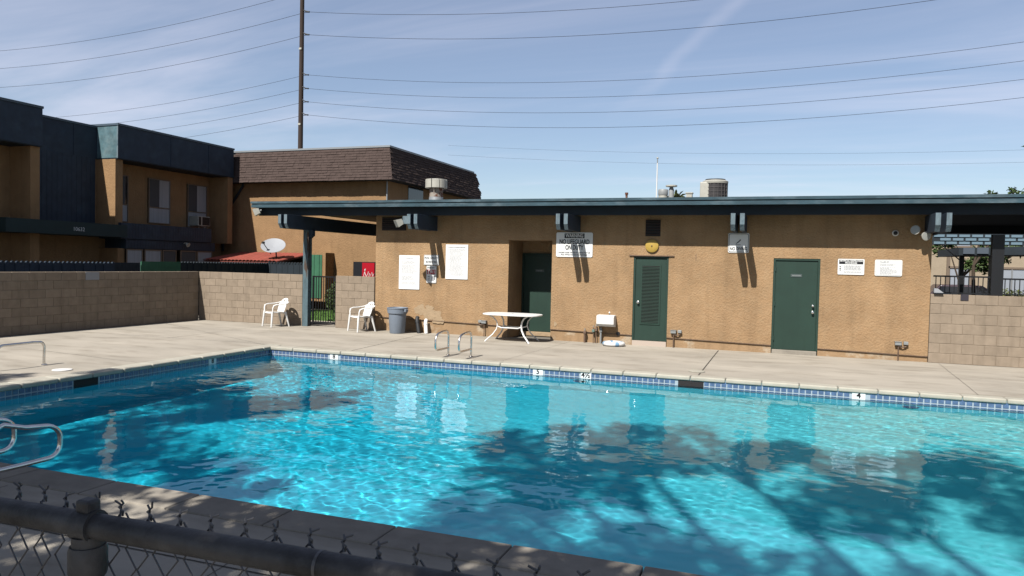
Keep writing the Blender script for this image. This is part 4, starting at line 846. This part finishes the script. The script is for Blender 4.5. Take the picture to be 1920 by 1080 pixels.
MB().tube([(-18.3, 23.45, 2.38), (-18.22, 23.5, 2.15), (-18.2, 23.5, 1.85)], 0.025, 8).build('mast', BLACKR, dsh); MB().tube([(-18.30, 23.30, 2.10), (-18.38, 22.95, 2.50)], 0.015, 8).build('feed_arm', BLACKR, dsh); MB().box(-18.42, 22.90, 2.48, -18.34, 22.99, 2.56).build('feed_horn', BLACKR, dsh)
for k, y in enumerate((0, 1)): pass
# fence of dark panels behind the left block wall: ridged sheets with the green gate between
def panel_fence(label, y0, y1, m, ridged, top):
    f = thing('panel_fence', label, 'fence', (-18, (y0 + y1) / 2, 0)); y = y0; me = MB().box(-0.02, -0.062, 0, 0.02, 0.062, top).mesh('panel', m); me2 = MB().tube([(-0.02, 0, top), (0.035, 0, top)], 0.035, 8).mesh('ridge_cap', m)
    while y < y1 - 0.05:
        shared('panel', me, f, (-18.0 + (0.02 if ridged and int(y * 100) % 2 else 0), y + 0.063, 0)); 
        if ridged: shared('ridge_cap', me2, f, (-18, y + 0.063, 0))
        y += 0.128
    return f
panel_fence('dark ridged panel fence behind the shaded block wall', 10.0, 16.0, NAVY, True, 1.70)
panel_fence('plain black panel fence beside the green gate', 16.0, 16.9, DARKTRIM, False, 1.72)
panel_fence('bright green boarded gate behind the block wall', 16.95, 18.45, GREENP, False, 1.76)
panel_fence('dark ridged panel fence beyond the green gate, toward the lean-to', 18.5, 22.7, DARKTRIM, True, 1.74)
f = thing('panel_fence', 'dark ridged panel fence in front of the tiled lean-to', 'fence', (-17, 22.75, 0)); me = MB().box(-0.062, -0.02, 0, 0.062, 0.02, 1.78).mesh('panel', DARKTRIM); me2 = MB().tube([(0, -0.035, 1.78), (0, 0.02, 1.78)], 0.035, 8).mesh('ridge_cap', DARKTRIM)
for i in range(14): shared('panel', me, f, (-17.93 + i * 0.128, 22.75 + 0.008 * (i % 2), 0)); shared('ridge_cap', me2, f, (-17.93 + i * 0.128, 22.75, 0))
# through the gate: cupboard, vending machine, lawn, bush
cb = thing('green_cupboard', 'green corrugated metal cupboard door in tan frame beyond the gate', 'cupboard', (-17.2, 25.0, 0)); MB().box(-17.75, 24.6, 0.3, -16.75, 25.19, 2.2).build('frame', STUCCO_B, cb)
me = MB().box(-0.055, -0.02, 0.42, 0.055, 0.0, 2.12).mesh('corrugation', GREENP)
for i in range(7): shared('corrugation', me, cb, (-17.66 + i * 0.118, 24.6 - (0.015 if i % 2 else 0), 0))
vm = thing('vending_machine', 'red drinks vending machine with white script lettering', 'vending machine', (-14.9, 24.6, 0))
MB().box(-15.40, 24.45, 0, -14.45, 25.15, 1.88).build('cabinet', BLACK, vm); MB().box(-15.0, 24.43, 0.3, -14.47, 24.449, 1.85).build('front_panel', RED, vm)
for pts in ([(-14.93, 1.30), (-14.90, 1.45), (-14.84, 1.62), (-14.88, 1.60), (-14.87, 1.45), (-14.80, 1.33), (-14.74, 1.42), (-14.72, 1.52)], [(-14.70, 1.30), (-14.66, 1.46), (-14.62, 1.36), (-14.57, 1.50), (-14.53, 1.34), (-14.48, 1.44)], [(-14.95, 1.25), (-14.8, 1.18), (-14.6, 1.24), (-14.49, 1.2)]):
    MB().tube([(x, 24.428, z) for x, z in pts], 0.014, 6, flat=1).build('script_stroke', SIGNW, vm)
lw = MB(); lw.quad((-17.0, 18.9, -0.006), (-10.8, 18.9, -0.006), (-10.8, 24.4, -0.006), (-17.0, 24.4, -0.006)); lw.quad((-17.0, 18.6, -0.004), (-10.8, 18.6, -0.004), (-10.8, 20.0, -0.004), (-17.0, 20.0, -0.004)) if False else None
lawn = lw.build('lawn', GRASS); lawn['kind'] = 'structure'
gb = MB()
for i in range(9000):
    x, y = rng.uniform(-16.9, -11.5), rng.uniform(19.9, 24.3); h = rng.uniform(0.04, 0.09); a = rng.uniform(0, 6.28); dx, dy = 0.008 * math.cos(a), 0.008 * math.sin(a)
    gb.add([(x - dx, y - dy, -0.006), (x + dx, y + dy, -0.006), (x + rng.uniform(-0.03, 0.03), y + rng.uniform(-0.03, 0.03), h)], [(0, 1, 2)])
o = gb.build('grass', GRASS); o['kind'] = 'stuff'; o['label'] = 'short mown grass behind the iron gate'
g = MB(); g.quad((-17.0, 18.35, -0.004), (-10.8, 18.35, -0.004), (-10.8, 19.9, -0.004), (-17.0, 19.9, -0.004)); struct(g.build('gate_path', CONC))
def foliage(mb, c, rad, n, size, rg, squash=1.0, shell=0.35):
    for i in range(n):
        d = Vector((rg.gauss(0, 1), rg.gauss(0, 1), rg.gauss(0, 1))).normalized() * (rg.random() ** shell)
        px_leaf(mb, (c[0] + d.x * rad, c[1] + d.y * rad, c[2] + d.z * rad * squash), size * rg.uniform(0.6, 1.3), rg)
bs = thing('garden_bush', 'leafy green bush on the lawn behind the iron gate', 'bush', (-15.0, 23.0, 0)); mb = MB()
for c, r_ in (((-15.0, 23.0, 0.75), 0.45), ((-15.3, 23.1, 0.5), 0.42), ((-14.75, 23.05, 0.5), 0.42)): foliage(mb, c, r_, 900, 0.045, rng, 1.0, 0.4)
mb.build('foliage', LEAF, bs); MB().tube([(-15, 23, 0), (-15.05, 23, 0.7)], 0.03, 6).build('stem', BARK, bs)

# ------------------------------------------------------------------ utility pole and wires
PXp, PYp = -30.7, 42.0
up_ = thing('utility_pole', 'tall dark wooden utility pole behind the buildings', 'utility pole', (PXp, PYp, 0))
MB().tube([(PXp, PYp, 0), (PXp, PYp, 24)], [0.19, 0.13], 14).build('pole', POLEW, up_, smooth=True)
wires = [(19.75, 0), (18.35, 1), (16.85, 1), (14.20, 1), (13.30, 1), (12.42, 1), (11.55, 1)]
for k, (z, rgt) in enumerate(wires):
    sz = 0.30 if k < 3 else 0.22
    ins = MB().tube([(PXp + 0.14, PYp - 0.05, z + 0.16), (PXp + 0.42, PYp - 0.05, z + 0.03), (PXp + 0.62, PYp - 0.05, z)], [0.03, 0.06 if k < 3 else 0.035, 0.05], 8).build('insulator', BLACKR, up_)
    MB().tube([(PXp + 0.14, PYp - 0.05, z - 0.02), (PXp + 0.45, PYp - 0.05, z)], 0.02, 6).build('insulator_brace', BLACKR, up_)
for z in (15.9, 10.9): MB().box(PXp - 0.1, PYp - 0.175, z, PXp + 0.1, PYp - 0.15, z + 0.12).build('tag_plate', METALW, up_)
wcol = mat('wire_dark', (0.02, 0.02, 0.025), 0.6)
ordn = ('topmost', 'second', 'third', 'fourth', 'fifth', 'sixth', 'lowest')
for k, (z, rgt) in enumerate(wires):
    f = lambda s: -0.1378 * s + 0.00272 * s * s
    for sgn in (1, -1):
        pts = [(PXp + (0.6 if sgn > 0 else 0.3) + sgn * s, PYp - 0.05, z + f(s)) for s in np.linspace(0, 50.6, 26)]
        o = MB().tube(pts, 0.012 if k < 3 else 0.010, 5).build('power_line', wcol)
        tag(o, '%s power line on the wooden pole, running %s' % (ordn[k], 'over the pool house' if sgn > 0 else 'over the apartment block'), 'wire', 'power lines')
for z0, nm in ((14.1, 'upper'), (12.9, 'lower')):
    pts = [(-40 + i * 6, 85, z0 + 0.0007 * (i * 6 - 60) ** 2) for i in range(21)]
    tag(MB().tube(pts, 0.009, 5).build('distant_wire', wcol), '%s of two thin distant wires low over the roofs' % nm, 'wire', 'distant wires')
pm = thing('palm_tree', 'small palm crown showing above the roof near the flagpole', 'palm', (-8.2, 60, 0)); MB().tube([(-8.2, 60, 0), (-8.2, 60, 7.4)], [0.25, 0.18], 10).build('trunk', BARK, pm)
mb = MB()
for i in range(46):
    a = rng.uniform(0, 6.28); e = rng.uniform(-0.5, 1.3); L_ = rng.uniform(0.7, 1.1); d = Vector((math.cos(a) * math.cos(e), math.sin(a) * math.cos(e), math.sin(e))); s = d.cross(Vector((0, 0, 1))).normalized() * 0.10; b0 = Vector((-8.2, 60, 7.4))
    m1, m2 = b0 + d * L_ * 0.6, b0 + d * L_ + Vector((0, 0, -0.25)); mb.add([b0 - s * 0.2, b0 + s * 0.2, m1 + s, m2, m1 - s], [(0, 1, 2, 3, 4)])
mb.build('crown', mat('palm_green', (0.12, 0.15, 0.05), 0.7, var=0.3, vscale=3), pm)

# ------------------------------------------------------------------ right background seen under the roof
rb = thing('beige_building', 'beige building with windows beyond the car park', 'building', (14, 46, 0))
MB().box(2, 42, 0, 40, 52, 5.3).build('wall', BEIGE, rb)
for x in (7.62, 8.62, 11.2, 14.2): MB().box(x, 41.9, 0, x + 0.14, 41.998, 5.3).build('trim_post', WFRAME, rb)
for x0, x1 in ((7.78, 8.6), (9.7, 11.1), (12.6, 14.0)):
    w = MB().box(x0, 41.94, 1.0, x1, 41.99, 2.2).build('window', mat('pale_blind', (0.42, 0.46, 0.52), 0.4, spec=0.5), rb); MB().box(x0 - 0.08, 41.90, 2.2, x1 + 0.08, 41.995, 2.3).build('window_head', WFRAME, w); MB().box((x0 + x1) / 2 - 0.03, 41.91, 1.0, (x0 + x1) / 2 + 0.03, 41.939, 2.2).build('mullion', AFRAME, w)
    if x0 < 8: MB().box(x0 + 0.35, 41.925, 1.0, x1 - 0.05, 41.9385, 1.12).build('red_curtain', REDINK, w)
    u = MB().box(x0, 41.94, 3.3, x1, 41.99, 4.4).build('window', mat('pale_blind', (0.42, 0.46, 0.52), 0.4, spec=0.5), rb); MB().box(x0 - 0.05, 41.92, 3.22, x1 + 0.05, 41.995, 3.3).build('window_sill', WFRAME, u)
cp_ = thing('carport', 'dark flat-roofed carport with square posts beyond the block wall', 'carport', (8, 30, 0))
MB().add([(5.5, 28.4, 2.55), (14, 28.4, 2.75), (14, 32, 2.75), (5.5, 32, 2.55), (5.5, 28.4, 2.80), (14, 28.4, 3.1), (14, 32, 3.1), (5.5, 32, 2.80)], [(0, 3, 2, 1), (4, 5, 6, 7), (0, 1, 5, 4), (1, 2, 6, 5), (2, 3, 7, 6), (3, 0, 4, 7)]).build('roof', DARKTRIM, cp_)
for i, x in enumerate((5.62, 6.02, 6.42)): MB().box(x, 28.36, 2.60 + i * 0.012, x + 0.33, 28.398, 2.80 + i * 0.012).build('fascia_panel', mat('grey_blue_panel', (0.10, 0.13, 0.17), 0.6), cp_)
MB().box(6.75, 29.8, 0, 7.05, 30.1, 2.57).build('post', DARKTRIM, cp_); MB().box(5.65, 29.0, 0, 5.79, 29.14, 2.55).build('post', IRON, cp_); MB().tube([(5.0, 29.0, 3.0), (5.72, 29.07, 2.35)], 0.02, 6).build('brace', IRON, cp_)
lx = thing('lattice_screen', 'blue-grey slatted lattice hanging under the roof beyond the corner', 'lattice', (6, 27.5, 3.0))
me = MB().box(-0.15, -0.01, -0.04, 0.15, 0.01, 0.04).mesh('slat', mat('lattice_blue', (0.20, 0.31, 0.39), 0.6))
for j in range(3):
    for i in range(7): shared('slat', me, lx, (4.75 + i * 0.36 + (0.18 if j % 2 else 0), 27.5, 2.93 + j * 0.115))
MB().box(4.5, 27.52, 2.86, 7.3, 27.55, 3.25).build('backing', DARKTRIM, lx)
def car(label, x0, x1, y, m, h=1.45):
    c_ = thing('parked_car', label, 'car', ((x0 + x1) / 2, y, 0)); L_ = x1 - x0
    P = [(x0, 0.35), (x0, 0.72), (x0 + 0.05 * L_, 0.85), (x0 + 0.24 * L_, 0.95), (x0 + 0.36 * L_, h), (x0 + 0.75 * L_, h), (x0 + 0.93 * L_, 0.98), (x1, 0.90), (x1, 0.35)]
    MB().prism(P, y, y + 1.7).build('body', m, c_, bevel=0.06)
    MB().prism([(x0 + 0.28 * L_, 0.97), (x0 + 0.375 * L_, h - 0.07), (x0 + 0.54 * L_, h - 0.07), (x0 + 0.54 * L_, 0.97)], y - 0.012, y - 0.002).build('side_window', GLASS, c_); MB().prism([(x0 + 0.56 * L_, 0.97), (x0 + 0.56 * L_, h - 0.07), (x0 + 0.74 * L_, h - 0.07), (x0 + 0.88 * L_, 0.97)], y - 0.012, y - 0.002).build('side_window', GLASS, c_)
    for wx in (x0 + 0.19 * L_, x0 + 0.80 * L_):
        w = MB().lathe([(0, 0), (0.31, 0), (0.32, 0.02), (0.32, 0.2), (0, 0.2)], (wx, y + 0.17, 0.32), 20, Matrix.Rotation(R(90), 3, 'X')).build('wheel', BLACKR, c_); MB().lathe([(0, 0), (0.2, 0), (0.18, 0.02), (0, 0.02)], (wx, y - 0.03, 0.32), 16, Matrix.Rotation(R(90), 3, 'X')).build('rim', METALW, w)
    MB().box(x0 - 0.02, y + 0.15, 0.62, x0 + 0.02, y + 0.45, 0.74).build('headlight', METALW, c_); MB().box(x0 - 0.02, y + 1.25, 0.62, x0 + 0.02, y + 1.55, 0.74).build('headlight', METALW, c_)
    return c_
car('dark maroon car parked in front of the beige building', 4.9, 8.9, 36.0, CARR); car('black car parked beside the maroon one, past the hedge', 9.4, 13.8, 35.0, CARB, 1.40)
hd = thing('clipped_hedge', 'yellow-green clipped hedge between the parked cars', 'hedge', (10, 40, 0)); mb = MB()
for i in range(14): foliage(mb, (8.9 + i * 0.28, 40, 0.75), 0.55, 260, 0.07, rng, 1.0, 0.3)
mb.build('foliage', LEAFY, hd); MB().box(9, 39.8, 0, 12.6, 40.2, 0.6).build('stems', BARK, hd)

def tree(label, base, height, clumps, leaves, size, lm=LEAF, seed=1, trunk_r=0.16, lean=(0, 0), shell=0.5):
    rg = random.Random(seed); t_ = thing('leafy_tree', label, 'tree', base); b = Vector(base)
    top = b + Vector((lean[0], lean[1], height)); fork = b + Vector((lean[0] * 0.4, lean[1] * 0.4, height * 0.45))
    tk = MB(); tk.tube([b, b + (fork - b) * 0.5 + Vector((0.05, 0.03, 0)), fork], [trunk_r, trunk_r * 0.8, trunk_r * 0.65], 10)
    mb = MB()
    for c, r_, n in clumps:
        c = Vector(c); mid = fork.lerp(c, 0.5) + Vector((rg.uniform(-.2, .2), rg.uniform(-.2, .2), rg.uniform(0, .3)))
        tk.tube([fork, mid, c], [trunk_r * 0.5, trunk_r * 0.3, trunk_r * 0.12], 7)
        for k in range(7):
            d = Vector((rg.gauss(0, 1), rg.gauss(0, 1), rg.gauss(0, 0.7))).normalized() * r_ * rg.uniform(0.45, 0.95); e = c + d
            tk.tube([c.lerp(fork, 0.12), c + d * 0.5 + Vector((0, 0, 0.05)), e], [trunk_r * 0.14, trunk_r * 0.09, 0.008], 5)
            foliage(mb, e, r_ * 0.42, int(n / 9), size, rg, 0.75, shell)
        foliage(mb, c, r_ * 0.8, int(n / 4.5), size, rg, 0.8, shell)
    tk.build('trunk', BARK, t_, smooth=True); mb.build('crown', lm, t_)
    return t_
tree('green tree hanging over the carport right of the post', (9.6, 31, 0), 6.0, [((8.25, 30.2, 6.3), 0.6, 240), ((8.5, 30.2, 5.4), 0.7, 320), ((8.0, 30, 4.75), 0.4, 110), ((8.6, 31, 3.4), 1.0, 700), ((9.5, 31, 5.5), 1.6, 900)], 0, 0.085, LEAF, 3)
tree('small tree with drooping leaves in front of the beige building wall', (7.4, 38, 0), 3.6, [((8.3, 37.5, 2.9), 0.8, 1100), ((8.0, 37.5, 2.4), 0.6, 700), ((6.5, 38, 3.3), 0.7, 800), ((9.0, 37.5, 3.3), 0.8, 900)], 0, 0.085, LEAF, 4, 0.08)
tree('bushy tree with bright leaves beside the blue window', (11.9, 38, 0), 4.5, [((11.2, 37.5, 2.6), 0.9, 1300), ((11.6, 37.5, 1.9), 0.8, 1000), ((10.9, 37.7, 3.7), 0.8, 1000), ((12, 38, 3.8), 1.0, 600)], 0, 0.09, LEAFY, 5, 0.1)
tree('tree top showing over the roof edge, beyond the carport', (6.9, 33, 0), 5.0, [((7.3, 33, 4.95), 0.35, 110), ((8.2, 33, 5.0), 0.4, 120)], 0, 0.08, LEAF, 6, 0.09)

# ------------------------------------------------------------------ shade trees behind the camera (they shade the water and near deck)
def clumps_over(spots, z, seed, dens=640):
    rg = random.Random(seed); out = []
    for gx, gy, r_ in spots:            # where on the ground the clump's shade falls
        h = z + rg.uniform(-0.5, 0.5); out.append(((gx - 0.1876 * h, gy - 0.864 * h, h), r_, int(dens * r_ * r_)))
    return out
tree('broad shade tree standing behind the chain link fence', (2.6, -5.6, 0), 11.0, clumps_over(
    [(-3.3, 8.4, 0.9), (-2.2, 9.1, 1.0), (-0.9, 9.0, 1.1), (0.5, 8.9, 1.1), (1.8, 9.4, 1.0), (3.2, 8.9, 1.2), (-3.0, 6.9, 0.9), (-2.0, 7.6, 0.9), (0.4, 7.7, 0.9), (2.6, 7.5, 0.9), (-2.4, 5.9, 1.0),
     (-0.9, 5.7, 0.9), (0.7, 5.3, 0.8), (2.6, 5.8, 0.9), (4.3, 7.9, 1.2), (4.0, 6.0, 1.1)], 12.5, 31), 0, 0.12, LEAF, 21, 0.3)
tree('second shade tree standing left of the fence, outside the pool yard', (-13.5, -4.5, 0), 9.5, clumps_over(
    [(-9.7, 7.7, 1.2), (-8.7, 9.0, 1.0), (-8.1, 10.1, 0.7), (-9.9, 9.4, 0.9), (-8.0, 6.4, 1.0), (-6.5, 5.8, 0.7), (-9.3, 6.0, 1.1), (-11.6, 7.6, 0.7), (-12.6, 6.4, 1.0), (-11.2, 5.6, 1.0)], 10.5, 32), 0, 0.12, LEAF, 22, 0.26)
tree('third shade tree between the two larger ones behind the fence', (-4.6, -5.6, 0), 6.2, clumps_over(
    [(-7.4, 3.6, 1.05), (-6.1, 2.9, 1.05), (-4.8, 3.9, 1.0), (-4.4, 2.6, 1.05), (-3.3, 3.5, 1.05), (-2.5, 2.3, 1.05), (-1.9, 4.0, 1.0), (-1.0, 3.0, 0.95), (-0.3, 4.3, 1.0), (0.5, 3.1, 0.95), (-3.4, 1.7, 1.0), (-0.9, 1.8, 1.0), (1.6, 3.8, 1.05), (-5.6, 4.4, 0.7), (-6.7, 4.3, 0.8), (-6.2, 5.0, 0.8), (-3.9, 4.6, 0.7), (-2.9, 4.5, 0.75), (0.9, 4.4, 0.9)], 5.6, 33, 1500), 0, 0.11, LEAF, 23, 0.2)
